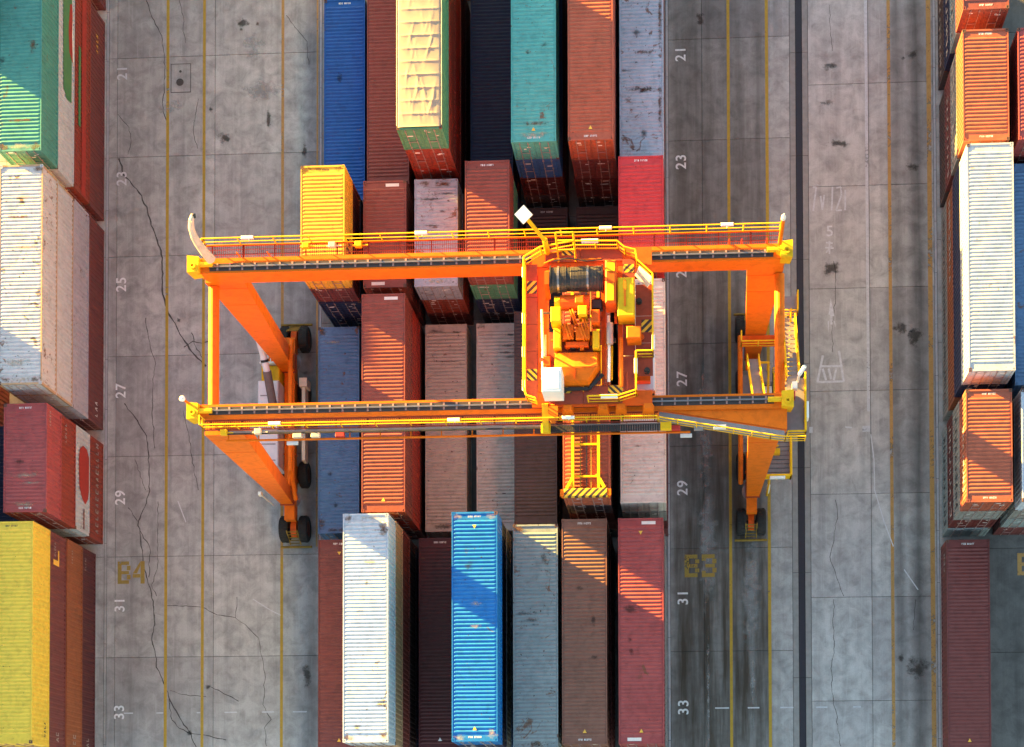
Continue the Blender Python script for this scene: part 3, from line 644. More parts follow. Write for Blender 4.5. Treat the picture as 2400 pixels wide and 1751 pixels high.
# --- northern bays 17/19, added just beyond the picture to shade the lanes
YN = 58.95
stack(-2.86, YN, L40, ['maroon', 'grey', 'dkred', 'maroon'], 'unseen maroon container north of the pale blue one', 'unseen maroon roof north of the pale blue one', GM)
stack(-8.60, YN, L40, ['navy', 'maroon', 'rust', 'taupe'], 'unseen taupe container north of the teal one', 'unseen taupe roof north of the teal one', GM)
stack(-14.50, YN, L40, ['dkred', 'maroon', 'navy', 'steel'], 'unseen steel grey container north of the tarpaulin one', 'unseen steel grey roof north of the tarpaulin', GM)
# --- western stacks
XL = -36.92
l1 = stack(XL, 46.20, L40, [('maroon', HC), ('brick', HC), ('white', HC), ('seagreen', HC)], 'sea green container with a sunlit southern end by the western aisle', 'sea green roof', GL)
l2 = stack(XL, 33.35, L40, [('maroon', HC), ('lavender', HC), ('white', HC), ('whiterust', S)], 'rust-streaked white container crossed by slanting light by the western aisle', 'rust-streaked white roof', GL)
l3 = stack(XL, 23.40, L20, ['brick', 'white', 'brick', 'rose'], 'rose red short container between the white and the lemon yellow stacks', 'rose red short one', GL, 'ns')
l4 = stack(XL-.42, 13.60, L40, [('oxblood', S), ('rust', HC), ('maroon', HC), ('lemon', HC)], 'lemon yellow container topping four tiers by the western aisle', 'lemon yellow roof', GL, 'k')
stack(XL, 59.2, L40, [('maroon', HC), ('grey', HC), ('dkred', HC), ('maroon', HC)], 'unseen maroon container north of the sea green one', 'unseen maroon roof north of the sea green one', GL)  # out of view, added to shade the western aisle paving
stack(XL-2.92, 49.4, L20, ['grey', 'maroon', 'navy', 'dkred', 'tan'], 'unseen tan short container behind the sea green one', 'unseen tan roof behind the sea green one', GL)  # out of view, added and sized to shade the sea green roof
stack(XL-2.92, 23.4, L20, ['dkred', 'navy'], 'navy short container behind the rose red one', 'navy roof behind the rose red one', GL)
stack(XL-5.84, 26.65, L40, ['maroon', 'grey', 'navy', 'dkred', 'steel'], 'unseen steel grey container two rows behind the rust-streaked white one', 'unseen steel grey roof behind the white', GL)  # out of view, added to shade the white and rose red roofs
stack(XL-5.84, 13.6, L40, ['maroon', 'grey', 'dkred', 'dkred', 'brown'], 'unseen brown container two rows behind the lemon yellow one', 'unseen brown roof behind the lemon yellow', GL)  # out of view, added to keep the lemon yellow roof in shade
# --- eastern stacks
XR = 15.66
r0 = stack(XR, 49.55, L20, ['dkbrown', 'navy', ('steel', S), ('maroon_b', HC)], 'maroon short container north of the sunlit orange-looking one', 'northern maroon short one', GR, 's')
r1 = stack(XR, 42.55, L20, ['dkbrown', 'maroon', 'grey', 'terracotta'], 'fully sunlit terracotta short container by the eastern lane', 'fully sunlit short one', GR, 'ns')
r2 = stack(XR+.05, 32.95, L40, [('grey', S), ('rust', HC), ('navy', HC), ('white', HC)], 'clean white container by the eastern lane with a sunlit long side', 'clean white roof', GR)
r3 = stack(XR, 23.08, L20, ['steel', 'dkred', 'grey', 'terracotta'], 'terracotta short container with slanting shade, south of the clean white one', 'slant-shaded short one', GR, 'ns')
r4 = stack(XR-.10, 13.30, L40, ['maroon'], 'maroon container lying alone on the ground by the eastern lane', 'lone eastern maroon one', GR, 'nt')
stack(XR+2.92, 42.55, L20, ['dkbrown', 'navy', 'maroon', 'rose'], 'rose red short container behind the fully sunlit one', 'rose red one behind the sunlit one', GR, 's')
stack(XR+2.98, 32.95, L40, ['maroon', 'navy', ('slate', HC)], 'slate blue container behind the clean white one', 'slate blue roof behind the white one', GR)
stack(XR+2.92, 23.08, L20, ['maroon', 'steel', 'grey', 'whiteblue'], 'bluish white short container behind the slant-shaded terracotta one', 'bluish white short one', GR)

def roof_stain(root, h, x, y, rx, ry, mat, name='roof_stain'):
    n = 14; mb = MB().add([(x + rx*math.cos(2*math.pi*i/n), y + ry*math.sin(2*math.pi*i/n), h-0.0045) for i in range(n)], [tuple(range(n))])
    return inst(name, mb.mesh(name), M[mat], root)
def find(lab): return [o for o in col.objects if o.get('label', '').startswith(lab)][0]
STAINS = (
 ('rust-stained pale blue', S, ((0,-2.0,1.1,.22,'rustspot'),(.2,-2.0,.7,.16,'rustspot'),(.15,.1,.7,.14,'rustspot'),(1.02,-3,.14,2.6,'rustspot'),(1.04,2,.12,2.4,'rustspot'),(-.3,1.2,.3,.3,'sootspot'),(.1,-4.5,.25,.3,'sootspot'),(-.9,-.9,.4,.12,'sootspot'))),
 ('faded steel grey', S, ((.55,4.1,.32,.26,'rustspot'),(.4,4.3,.18,.22,'sootspot'),(-.5,1.25,.8,.16,'sootspot'),(-.2,.9,.5,.14,'sootspot'),(-.1,.65,.3,.1,'sootspot'),(0,-5.85,1.1,.22,'rustspot'),(.3,-5.8,.5,.2,'pale'),(-.9,5.85,.3,.18,'rustspot'))),
 ('pale taupe', S, ((.7,4.75,.6,.10,'sootspot'),(.55,4.35,.7,.10,'sootspot'),(.8,4.1,.4,.12,'sootspot'),(.75,5.4,.35,.08,'sootspot'),(-.9,5.9,.3,.2,'rustspot'))),
 ('brownish taupe', S, ((0,3.9,1.0,.06,'sootspot'),(-.5,5.7,.6,.12,'sootspot'),(.6,5.6,.5,.10,'sootspot'),(0,-5.8,1.0,.2,'sootspot'))),
 ('sunlit bluish white', S, ((0.05,2.4,.10,.2,'sootspot'),(-.4,-5.3,.22,.2,'sootspot'),(-.9,5.85,.3,.3,'rustspot'),(.95,5.3,.3,.5,'rustspot'),(.7,5.2,.5,.08,'sootspot'),(-.95,-5.85,.3,.3,'rustspot'),(.95,-5.7,.25,.45,'rustspot'),(.2,5.85,.7,.14,'pale'),(.2,3.5,.6,.10,'pale'))),
 ('azure blue', S, ((0.1,1.2,.35,.18,'pale'),(.1,.0,.4,.15,'pale'),(-.8,-5.85,.4,.2,'pale'),(.9,-5.7,.35,.35,'pale'),(.9,5.85,.35,.2,'pale'),(-.9,5.85,.3,.2,'pale'),(-.3,3.2,.3,.3,'sootspot'))),
 ('silver grey short', S, ((.4,2.75,.6,.2,'rustspot'),(-.7,2.8,.4,.18,'rustspot'),(-.5,1.9,.9,.10,'sootspot'),(.5,2.2,.6,.08,'sootspot'),(.4,1.2,.5,.10,'sootspot'),(-.3,.4,.9,.08,'sootspot'),(0,-2.75,1.0,.18,'pale'))),
 ('rust-streaked white', S, ((.3,1.5,.9,.12,'pale'),(-.1,3.2,.8,.14,'rustspot'),(-.2,-4.9,.9,.3,'pale'),(.9,-5.8,.4,.25,'rustspot'),(-.8,-5.8,.4,.2,'rustspot'),(.95,5.85,.3,.2,'rustspot'),(-.1,2.2,.9,.10,'pale'),(.1,-5.85,1.1,.2,'pale'),(.3,4.3,.8,.12,'pale'))),
 ('teal container', S, ((.1,-5.1,.9,.14,'rustspot'),(0,-5.7,1.1,.22,'pale'),(-.6,1.8,.14,.2,'sootspot'),(.6,-.8,.3,.16,'sootspot'),(-.3,-1.2,.12,.14,'sootspot'))),
 ('bright blue', S, ((-.3,1.4,.22,.4,'sootspot'),)),
 ('slate blue container on', S, ((.35,1.0,.28,.3,'sootspot'),(-.5,-2.6,.2,.16,'sootspot'),(-.2,-4.4,.2,.25,'sootspot'),(-.4,5.2,.7,.12,'pale'),(-1.0,5.8,.3,.3,'rustspot'),(0,-5.9,1.0,.14,'rustspot'),(-1.0,-5.5,.25,.6,'rustspot'))),
 ('brown container crossed', S, ((.5,.6,.16,.4,'sootspot'),(.6,-1.4,.25,.12,'sootspot'),(-.3,2.3,.3,.2,'sootspot'))),
 ('rose red container with', S, ((-.5,1.2,.5,.35,'sootspot'),(-.6,-.5,.16,.2,'sootspot'),(-.5,-1.1,.18,.4,'sootspot'))),
 ('sunlit golden yellow', S, ((-.95,2.8,.3,.25,'rustspot'),(-.3,2.85,.6,.10,'sootspot'),(1.0,2.85,.3,.25,'rustspot'),(.1,1.0,.5,.05,'rustspot'))),
 ('sea green container', HC, ((.7,-.2,.3,.5,'rustspot'),(-.9,-5.85,.35,.25,'rustspot'),(.9,-5.85,.35,.25,'rustspot'),(-1.0,-1.0,.2,.25,'sootspot'),(0,3.1,.2,.2,'sootspot'),(.0,-4.4,.9,.1,'rustspot'),(0,-5.85,1.1,.2,'pale'))),
 ('cream container', S, ((0,-2.0,.4,.1,'sootspot'),(-.3,-3.0,.3,.08,'sootspot'),(.2,2.0,.5,.08,'sootspot'))),
 ('rose red short container between', S, ((0,-1.0,1.0,.18,'pale'),(.4,-1.4,.7,.10,'pale'),(-.3,-.2,.3,.15,'sootspot'),(0,-2.6,.9,.2,'pale'))),
)
for lab, hh, lst in STAINS:
    rt = find(lab)
    for x_, y_, rx_, ry_, mm in lst: roof_stain(rt, hh, x_, y_, rx_, ry_, mm)

for o in list(l2[3].children) + list(l2[2].children):
    if o.name.startswith('frame'): o.material_slots[0].material = CM['tan']
# liveries and lettering on the long sides (flat print, unreadable at this height)
def side_poly(root, side, polys, mat, name='side_lettering', off=0.004):
    x = side*(W2 + off); mb = MB()
    for p in polys: mb.add([(x, y, z) for y, z in p], [tuple(range(len(p)))])
    o = inst(name, mb.mesh(name), mat, root)
    if name == 'side_lettering': o['kind'] = 'stuff'
    return o
def side_text(root, side, y0, y1, z, h, mat, seed=1, n=None):
    rr = random.Random(seed); polys = []; y = y0; st = h*.72
    while y < y1:
        w = st*rr.uniform(.5, .8); k = rr.randint(0, 3)
        if k == 0: polys += [[(y,z),(y+w*.3,z),(y+w*.3,z+h),(y,z+h)],[(y,z),(y+w,z),(y+w,z+h*.25),(y,z+h*.25)]]
        elif k == 1: polys += [[(y,z),(y+w*.3,z),(y+w*.65,z+h),(y+w*.35,z+h)],[(y+w*.7,z),(y+w,z),(y+w*.65,z+h),(y+w*.35,z+h)]]
        elif k == 2: polys += [[(y,z),(y+w*.28,z),(y+w*.28,z+h),(y,z+h)],[(y+w*.72,z),(y+w,z),(y+w,z+h),(y+w*.72,z+h)],[(y+w*.28,z+h*.4),(y+w*.72,z+h*.4),(y+w*.72,z+h*.6),(y+w*.28,z+h*.6)]]
        else: polys += [[(y,z),(y+w,z),(y+w,z+h*.22),(y,z+h*.22)],[(y,z+h*.78),(y+w,z+h*.78),(y+w,z+h),(y,z+h)],[(y,z+h*.22),(y+w*.28,z+h*.22),(y+w*.28,z+h*.78),(y,z+h*.78)]]
        y += st*1.05
    return side_poly(root, side, polys, mat)
side_poly(l1[2], 1, [[(-1.4,.55),(6.0,.55),(6.0,1.95),(4.2,2.1),(-1.0,2.0),(-1.5,1.4)]], M['green_m'], 'livery_panel')
side_poly(l1[2], 1, [[(1.0,.40),(1.4,1.0),(2.6,1.15),(4.2,.95),(4.4,.55),(3.0,.35)]], M['red_m'], 'livery_swoosh', 0.008)
side_poly(l1[2], 1, [[(0.9,.18),(1.2,.40),(2.6,.52),(4.0,.42),(2.4,.30)]], M['mark_w'], 'livery_swoosh', 0.012)
side_poly(l1[1], 1, [[(-2.2,1.9),(2.5,1.9),(2.5,2.3),(-2.2,2.3)]], M['green_m'], 'livery_panel')
side_poly(l1[1], 1, [[(-6.0,.9),(6.0,.9),(6.0,1.7),(-6.0,1.7)]], M['red_m'], 'livery_band')
side_poly(l3[1], 1, [[(-.9,.35),(-.4,.2),(1.6,.2),(2.0,.6),(2.1,1.3),(1.8,1.9),(1.2,2.1),(-.4,2.0),(-1.0,1.5),(-1.3,.9)]], M['red_m'], 'livery_oval')
side_poly(l3[1], 1, [[(-2.8,1.0),(-1.6,1.0),(-1.6,1.2),(-2.8,1.2)]], M['maroon_m'], 'livery_mark')
side_text(l3[0], 1, -2.6, 2.6, 1.0, .52, M['mark_d'], 3); side_text(l3[2], 1, 1.6, 2.6, 1.7, .30, M['mark_d'], 4); side_text(l3[3], 1, 1.9, 2.7, 1.9, .22, M['mark_d'], 6)
for i, rt in enumerate(l4[:3]): side_text(rt, 1, 4.8, 5.6, 1.9, .22, M['mark_d'], 10+i); side_text(rt, 1, -5.7, -5.2, 1.2, .45, M['mark_d'], 20+i)
side_poly(l4[2], 1, [[(4.3,1.3),(5.2,1.3),(5.2,1.5),(4.6,1.5),(4.6,2.3),(4.3,2.3)]], M['mark_y'], 'livery_mark')
side_text(l4[3], 1, -5.6, -4.7, .6, .30, M['navy_m'], 30); side_text(l2[0], 1, -5.6, -4.9, 1.2, .45, M['mark_w'], 31); side_text(l1[0], 1, 3.6, 4.6, 1.4, .4, M['mark_y'], 32)
side_text(c1[3], 1, -2.4, -.4, .8, .9, M['navy_m'], 33)
for rt, a_, b_, zz, hh, sd, mm in ((r0[1],-2.6,2.6,.9,.8,41,'mark_d'),(r0[2],-2.4,2.6,.7,.9,42,'mark_d'),(r0[0],-2.6,2.4,.9,.7,43,'mark_d'),(r1[2],-2.6,2.6,.6,1.1,44,'mark_d'),(r1[1],-2.6,2.0,.9,.7,45,'mark_d'),(r3[1],-2.6,2.6,.9,.8,46,'mark_d'),
                               (r3[0],-2.6,2.6,.9,.7,47,'navy_m'),(r3[2],-2.6,2.6,.9,.7,48,'navy_m'),(r3[3],-2.2,1.0,1.2,.6,49,'mark_d'),(r2[0],-5.4,5.2,.9,.6,50,'navy_m'),(r2[1],1.0,5.5,.9,.8,51,'mark_d'),(r4[0],4.4,5.2,1.4,.5,52,'mark_d')):
    side_text(rt, -1, a_, b_, zz, hh, M[mm], sd)

# ------------------------------------------------------------------ gantry crane
crane = empty('gantry_crane', (-10.25, 26.5, 0.0))
tag(crane, 'large orange rubber-tyred gantry crane straddling the middle container block', 'crane')
def part(mb, name, mat, parent=None): return mb.build(name, M[mat] if isinstance(mat, str) else mat, parent or crane)
def handrail(pts, h=1.1, sp=1.45, parent=None, mat='yel', name='handrail', r=0.030, mids=1, toe=True):
    mb = MB()
    for a, b in zip(pts[:-1], pts[1:]):
        a = Vector(a); b = Vector(b); n = max(1, int(round((b-a).length/sp)))
        for k in range(n+1):
            p = a + (b-a)*k/n; mb.tube(p, p + Vector((0,0,h)), r, 6)
        for m_ in range(mids+1):
            z = Vector((0,0,h*(m_+1)/(mids+1))); mb.tube(a+z, b+z, r*1.12 if m_ == mids else r*.8, 6)
        d = b-a; l = d.length; 
        if toe: mb.beam(a + Vector((0,0,.06)), b + Vector((0,0,.06)), .012, .12)
    return part(mb, name, mat, parent)
GX0, GX1, GT, GB = -24.45, 4.50, 22.0, 20.25
GN, GS = (29.76, 30.42), (22.57, 23.20)
for (y0, y1), s in ((GN, 1), (GS, -1)):
    mb = MB(); mb.hexa([(GX0+.5,y0,GB),(GX1-.2,y0,GB),(GX1-.2,y1,GB),(GX0+.5,y1,GB)], [(GX0,y0,GT),(GX1,y0,GT),(GX1,y1,GT),(GX0,y1,GT)])
    if s < 0:  # haunch plate at the eastern end of the southern girder
        mb.hexa([(-1.6,y0-.004,GB+.1),(4.3,y0-1.05,GB+.1),(4.3,y0+.02,GB+.1),(-1.6,y0+.0,GB+.1)], [(-1.6,y0-.006,GT-.12),(4.42,y0-1.05,GT-.12),(4.42,y0+.02,GT-.12),(-1.6,y0+.0,GT-.12)])
    gd = part(mb, 'girder', 'orange')
    yr = (y0+y1)/2 + (-.07 if s > 0 else .05)
    part(MB().box(GX0+.8, GX1-.7, yr-.20, yr+(.17 if s > 0 else .20), GT+.004, GT+.024), 'rail_bed', 'grease', gd)
    part(MB().box(GX0+.8, GX1-.7, yr-.035, yr+.035, GT+.028, GT+.15), 'trolley_rail', 'rail', gd)
    x = GX0+1.2
    clip = MB().box(-.045,.045,-.17,.17,0,.035).mesh('rail_clip', M['rodpink'])
    while x < GX1-1.0:
        o = bpy.data.objects.new('rail_clip', clip); col.objects.link(o); o.parent = gd; o.location = Vector((x, yr, GT+.026)) - world_loc(gd); x += 0.62
    fl = MB(); fl.box(GX0+.02, GX1-.02, y0-.05, y0-.003, GT-.05, GT-.005); fl.box(GX0+.02, GX1-.02, y1+.003, y1+.05, GT-.05, GT-.005)
    part(fl, 'flange', 'orange', gd)
    st = MB(); x = GX0+1.4
    while x < GX1-1:
        st.box(x-.012, x+.012, y0-.045, y0-.002, GB+.25, GT-.055); x += 2.1
    # walkway along the outer edge: open grating of cross bars on two stringers
    wy0, wy1 = (y1+.06, y1+.80) if s > 0 else (y0-.56, y0-.06)
    wz = GT-.30 if s > 0 else GT-.12
    xa, xb = (GX0+.55, GX1-.35) if s > 0 else (GX0+.55, -1.75)
    wk = MB().box(xa, xb, wy0, wy0+.05, wz-.12, wz).box(xa, xb, wy1-.05, wy1, wz-.12, wz)
    for k in range(2): yy = wy0 + (wy1-wy0)*(k+1)/3; wk.box(xa, xb, yy-.008, yy+.008, wz-.05, wz-.004)
    x = xa+.02
    while x < xb: wk.box(x, x+.018, wy0+.052, wy1-.052, wz-.045, wz-.006); x += .105
    x = xa+.3
    while x < xb: wk.box(x-.03, x+.03, wy0+.052, wy1-.052, wz-.12, wz-.055); x += 1.55
    wko = part(wk, 'walkway', 'deck')
    yo = wy1-.03 if s > 0 else wy0+.03
    handrail([(xa+.02, wy0 if s > 0 else wy1, wz), (xa+.02, yo, wz), (xb-.02, yo, wz)] + ([(xb-.02, wy0, wz)] if s > 0 else []), 1.1, 1.75, wko, toe=s > 0)
    for fx in ((-21.6,-13.1,-4.2,1.6) if s > 0 else (-20.2,-11.5,-6.0)):
        fl = MB().bbox(fx-.30, fx+.30, yo-.075, yo+.075, wz+1.02, wz+1.16, .04); fl.tube((fx, yo, wz+.6),(fx, yo, wz+1.05), .03, 6)
        part(fl, 'floodlight', 'lamp', wko)
    for k, fx in enumerate((-18.9,-17.6,-16.3) if s > 0 else (-22.9,-21.2)):
        part(MB().bbox(fx-.16, fx+.16, yo-.32, yo-.06, wz+.02, wz+.34).tube((fx-.3,yo-.2,wz+.1),(fx+.45,yo-.2,wz+.1),.035,6), 'junction_box', 'tan' if k % 2 else 'yel', wko)
    for fx in (-22.2,-20.7,1.7,2.3,3.5) if s > 0 else (-19.5,):
        part(MB().tube((fx, wy0+.1, wz),(fx, wy0+.1, wz+.75), .035, 6), 'cable_riser', 'redbox' if fx > 0 else 'orange', wko)
# end stops: yellow bolted brackets closing the girder ends
for yc in (sum(GN)/2, sum(GS)/2):
    for xe, s in ((GX0, 1), (GX1, -1)):
        mb = MB(); mb.hexa([(xe-.12*s,yc-.42,GT-.7),(xe+.35*s,yc-.36,GT-.7),(xe+.35*s,yc+.36,GT-.7),(xe-.12*s,yc+.42,GT-.7)][::s], [(xe-.22*s,yc-.42,GT+.42),(xe+.35*s,yc-.36,GT+.42),(xe+.35*s,yc+.36,GT+.42),(xe-.22*s,yc+.42,GT+.42)][::s])
        b0 = part(mb, 'end_stop', 'yel')
        part(MB().tube((xe+.36*s,yc,GT+.25),(xe+1.0*s,yc,GT+.25),.13,10), 'buffer', 'yel', b0)
        part(MB().lathe((xe+.06*s,yc-.1,GT+.425),(0,0,1),[(0,.16),(.09,.16),(.09,.07),(.02,.07)],10), 'sheave', 'yel', b0)
# legs: tapered box sections
def leg(xt0, xt1, xb0, xb1, yt0, yt1, yb0, yb1, zt=GB-.004, zb=2.45):
    o = part(MB().hexa([(xb0,yb0,zb),(xb1,yb0,zb),(xb1,yb1,zb),(xb0,yb1,zb)], [(xt0,yt0,zt),(xt1,yt0,zt),(xt1,yt1,zt),(xt0,yt1,zt)]), 'leg', 'orange')
    part(MB().box(xb0-.06, xb1+.06, yb0-.06, yb1+.06, zb-.05, zb+.06), 'foot_plate', 'deck', o)
    b = MB()
    for k in range(2):
        t = .06 + .16*k; z = zt - t*(zt-zb); q = lambda a_, b_: a_ + (b_-a_)*t
        b.box(q(xt0,xb0)-.008, q(xt1,xb1)+.008, q(yt0,yb0)-.008, q(yt1,yb1)+.008, z-.02, z+.02)
    part(b, 'weld_seam', 'orange2', o)
    return o
leg(-24.30,-22.35, -24.20,-23.45, 29.80, 30.38, 29.95, 30.95)
leg(-24.30,-22.35, -24.25,-23.55, 22.15, 22.95, 22.10, 22.95)
leg(2.60, 4.38, 2.95, 3.75, 29.80, 30.38, 30.10, 30.95)
leg(2.62, 4.36, 2.98, 3.70, 22.15, 22.95, 22.10, 22.90)
# tie beams high up between the legs of each side
part(MB().tube((-24.02, 29.78, 19.6), (-24.02, 22.97, 19.6), .27, 16), 'tie_beam', 'orange'); part(MB().tube((4.20, 29.78, 19.4), (4.20, 22.97, 19.4), .25, 16), 'tie_beam', 'orange')
# sill beams, low bracing, bogies, wheels
XS = (-23.78, 3.28)
tyre = MB().lathe((0,0,0),(1,0,0),[(-.23,.50),(-.27,.56),(-.28,.66),(-.24,.735),(-.15,.765),(.15,.765),(.24,.735),(.28,.66),(.27,.56),(.23,.50)],36).mesh('tyre', M['rubber'])
for p in tyre.polygons: p.use_smooth = True
tread = MB()
for k in range(18):
    a = 2*math.pi*k/18; c, s_ = math.cos(a)*.772, math.sin(a)*.772; tread.beam((-.20,c,s_),(-.02,c*1.0,s_),.05,.03); a += .17; c, s_ = math.cos(a)*.772, math.sin(a)*.772; tread.beam((.02,c,s_),(.20,c,s_),.05,.03)
tread = tread.mesh('tread_lug', M['rubber'])
rim = MB().lathe((0,0,0),(1,0,0),[(-.235,.50),(-.235,.44),(-.10,.38),(-.10,.0),(.10,.0),(.10,.38),(.235,.44),(.235,.50)],24).mesh('rim', M['rimm'])
for xs in XS:
    o = part(MB().box(xs-.30, xs+.30, 21.2, 32.0, 1.75, 2.42), 'sill_beam', 'orange')
    st = MB()
    for yy in (23.6, 25.1, 26.6, 28.1, 29.4): st.box(xs-.36, xs+.36, yy-.02, yy+.02, 1.72, 2.40)
    part(st, 'stiffener', 'orange2', o)
    for yc in (22.55, 30.70):
        bg_ = MB(); bg_.hexa([(xs-.14,yc-1.75,.72),(xs+.14,yc-1.75,.72),(xs+.14,yc+1.75,.72),(xs-.14,yc+1.75,.72)], [(xs-.24,yc-.62,1.74),(xs+.24,yc-.62,1.74),(xs+.24,yc+.62,1.74),(xs-.24,yc+.62,1.74)])
        for e in (-1, 1):
            bg_.lathe((xs-.17,yc+e*1.62,.80),(1,0,0),[(0,0),(0,.52),(.34,.52),(.34,0)],20)
        bo = part(bg_, 'bogie', 'orange2')
        part(MB().lathe((xs,yc,1.70),(0,0,1),[(0,.55),(.07,.55),(.07,.0)],20), 'slewing_ring', 'rail', bo)
        for e in (-1, 1):
            yw = yc + e*1.62
            part(MB().tube((xs-.62,yw,.78),(xs+.62,yw,.78),.09,10), 'axle', 'black', bo)
            for sx in (-.58, .58):
                w = empty('wheel'); w.parent = crane; w.location = Vector((xs+sx, yw, .785)) - crane.location
                for nm, me in (('tyre', tyre), ('tread', tread), ('rim', rim)):
                    q = bpy.data.objects.new(nm, me); col.objects.link(q); q.parent = w
                    if nm == 'tread': q['kind'] = 'stuff'
        e = -1 if yc < 26 else 1; ye = yc + e*2.62
        part(MB().bbox(xs-.95, xs+.95, ye-.06, ye+.06, .30, .48, .03), 'bumper', 'shadeyel', bo)
        ld = MB()
        for sx in (-.32, .32): ld.beam((xs+sx, ye-e*.12, .5),(xs+sx, ye-e*.75, 1.75),.055)
        for k in range(5): t = (k+.5)/5; ld.beam((xs-.32, ye-e*(.12+.63*t), .5+1.25*t),(xs+.32, ye-e*(.12+.63*t), .5+1.25*t),.05)
        part(ld, 'ladder', 'shadeyel', bo)
# western low tie with knees (bent tube beside the sill)
part(MB().path([(-23.20,31.2,4.6),(-23.20,30.0,4.9),(-23.20,23.6,4.9),(-23.25,22.3,3.2)], .14, 10).tube((-23.45,30.4,4.3),(-23.20,29.6,4.9),.12,8).tube((-23.45,22.9,4.3),(-23.20,23.7,4.9),.12,8), 'knee_brace', 'orange')
part(MB().path([(2.62,30.9,4.2),(2.60,29.8,4.9),(2.60,23.8,4.9),(2.62,22.7,3.6)], .14, 10), 'knee_brace', 'orange')
# white power pack hung outside the western sill
pk = part(MB().bbox(-25.35,-24.14,24.1,29.1,1.15,3.85,.05), 'power_pack', 'wpanel')
part(MB().box(-25.40,-24.10,24.0,31.2,1.02,1.14), 'base_frame', 'orange', pk)
pv = MB()
for k in range(5): pv.box(-25.2+.0,-24.3, 24.4+.95*k, 24.45+.95*k, 3.852, 3.875)
part(pv, 'roof_seam', 'grey', pk)
part(MB().bbox(-25.30,-24.2,29.15,30.15,1.15,3.2,.06), 'radiator_box', 'yel', pk)
rg = MB().box(-25.32,-24.18,30.2,30.28,3.0,3.62)
for k in range(8): rg.box(-25.28+.15*k,-25.24+.15*k,30.3,31.0,3.55,3.62)
rg.box(-25.32,-24.18,31.0,31.07,3.5,3.64)
part(rg, 'radiator_grille', 'mark_w', pk)
part(MB().path([(-24.35,26.9,3.7),(-24.42,28.2,4.6),(-24.5,29.2,5.2)], .25, 12), 'exhaust_pipe', 'pipe', pk)
part(MB().path([(-24.5,29.2,5.2),(-24.62,30.1,5.7),(-24.72,30.9,6.6),(-24.72,31.2,7.6)], .20, 12), 'exhaust_stack', 'wpanel', pk)
part(MB().tube((-24.56,29.75,5.52),(-24.58,29.87,5.58),.235,12), 'pipe_clamp', 'black', pk)
part(MB().tube((-25.0,22.3,1.2),(-25.0,22.3,4.4),.05,8).bbox(-25.1,-24.9,22.2,22.4,4.4,4.9,.03), 'warning_light', 'lamp')
part(MB().box(-22.95,-22.75,24.6,28.9,2.0,2.9).box(-23.05,-22.6,28.9,29.4,2.0,3.2), 'fuel_tank', 'tan')
# eastern electrical house on the sill with platforms, ladders and stair flights
eh = part(MB().bbox(2.62,4.55,24.7,29.4,2.46,2.60,.02), 'electrical_platform', 'grey')
for b_ in ((3.75,4.40,28.2,29.3,4.6),(3.85,4.40,26.0,28.1,4.1),(2.75,3.45,25.2,28.9,3.5),(3.8,4.4,24.9,25.8,3.9)):
    c0 = part(MB().bbox(b_[0],b_[1],b_[2],b_[3],2.602,b_[4],.04), 'electrical_cabinet', 'grey' if b_[4] != 4.1 else 'wpanel', eh)
    part(MB().box(b_[0]+.04,b_[1]-.04,b_[2]-.02,b_[2]-.002,2.75,b_[4]-.15), 'cabinet_door', 'grey', c0)
handrail([(2.62,29.4,2.6),(2.62,24.7,2.6)], 1.1, 1.0, eh, r=.055); handrail([(4.55,29.4,2.6),(4.55,24.7,2.6)], 1.1, 1.0, eh, r=.055)
part(MB().path([(3.55,27.2,5.0),(3.55,28.9,6.2),(4.15,28.9,6.2),(4.15,27.2,5.0)], .07, 8).tube((3.55,28.9,2.6),(3.55,28.9,6.2),.07,8).tube((4.15,28.9,2.6),(4.15,28.9,6.2),.07,8), 'guard_arch', 'yel', eh)
mp = part(MB().box(2.55,4.45,29.3,29.92,8.0,8.06), 'mid_platform', 'orange2'); handrail([(2.58,29.9,8.06),(2.58,29.33,8.06),(4.42,29.33,8.06),(4.42,29.9,8.06)], 1.1, 1.0, mp, r=.035)
def stairs(p, q, w, n, name='staircase'):
    p = Vector(p); q = Vector(q); mb = MB(); d = q-p; a = Vector((1,0,0))*(w/2)
    for s_ in (-1, 1): mb.beam(p+a*s_, q+a*s_, .05, .20)
    so = part(mb, name, 'yel')
    step = MB().box(-w/2+.03, w/2-.03, -.09, .09, -.02, .02).mesh('stair_tread', M['grey'])
    for k in range(n):
        o = bpy.data.objects.new('stair_tread', step); col.objects.link(o); o.parent = so; o.location = p + d*(k+.5)/n - world_loc(so)
    hr = MB()
    for s_ in (-1, 1):
        hr.tube(p+a*s_+Vector((0,0,1.0)), q+a*s_+Vector((0,0,1.0)), .04, 6)
        for k in range(0, 5): b = p + d*k/4 + a*s_; hr.tube(b, b+Vector((0,0,1.0)), .028, 6)
    part(hr, 'stair_rail', 'yel', so); return so
stairs((4.95, 24.9, 2.7), (4.95, 28.2, 7.0), .70, 14)
stairs((3.20, 28.6, 8.1), (3.40, 25.0, 12.4), .62, 14)
stairs((4.55, 25.0, 12.4), (4.55, 28.6, 16.6), .62, 14)
stairs((4.75, 28.4, 16.6), (4.75, 24.2, 20.6), .62, 14)
for (x0,x1,y0,y1,z) in ((3.05,5.0,24.2,25.05,12.36),(4.15,5.2,28.5,29.5,16.56),(4.35,5.35,28.1,29.6,7.0)):
    ld = part(MB().box(x0,x1,y0,y1,z,z+.05), 'stair_landing', 'grey'); handrail([(x0,y0,z+.05),(x1,y0,z+.05),(x1,y1,z+.05)], 1.05, .8, ld, r=.032)
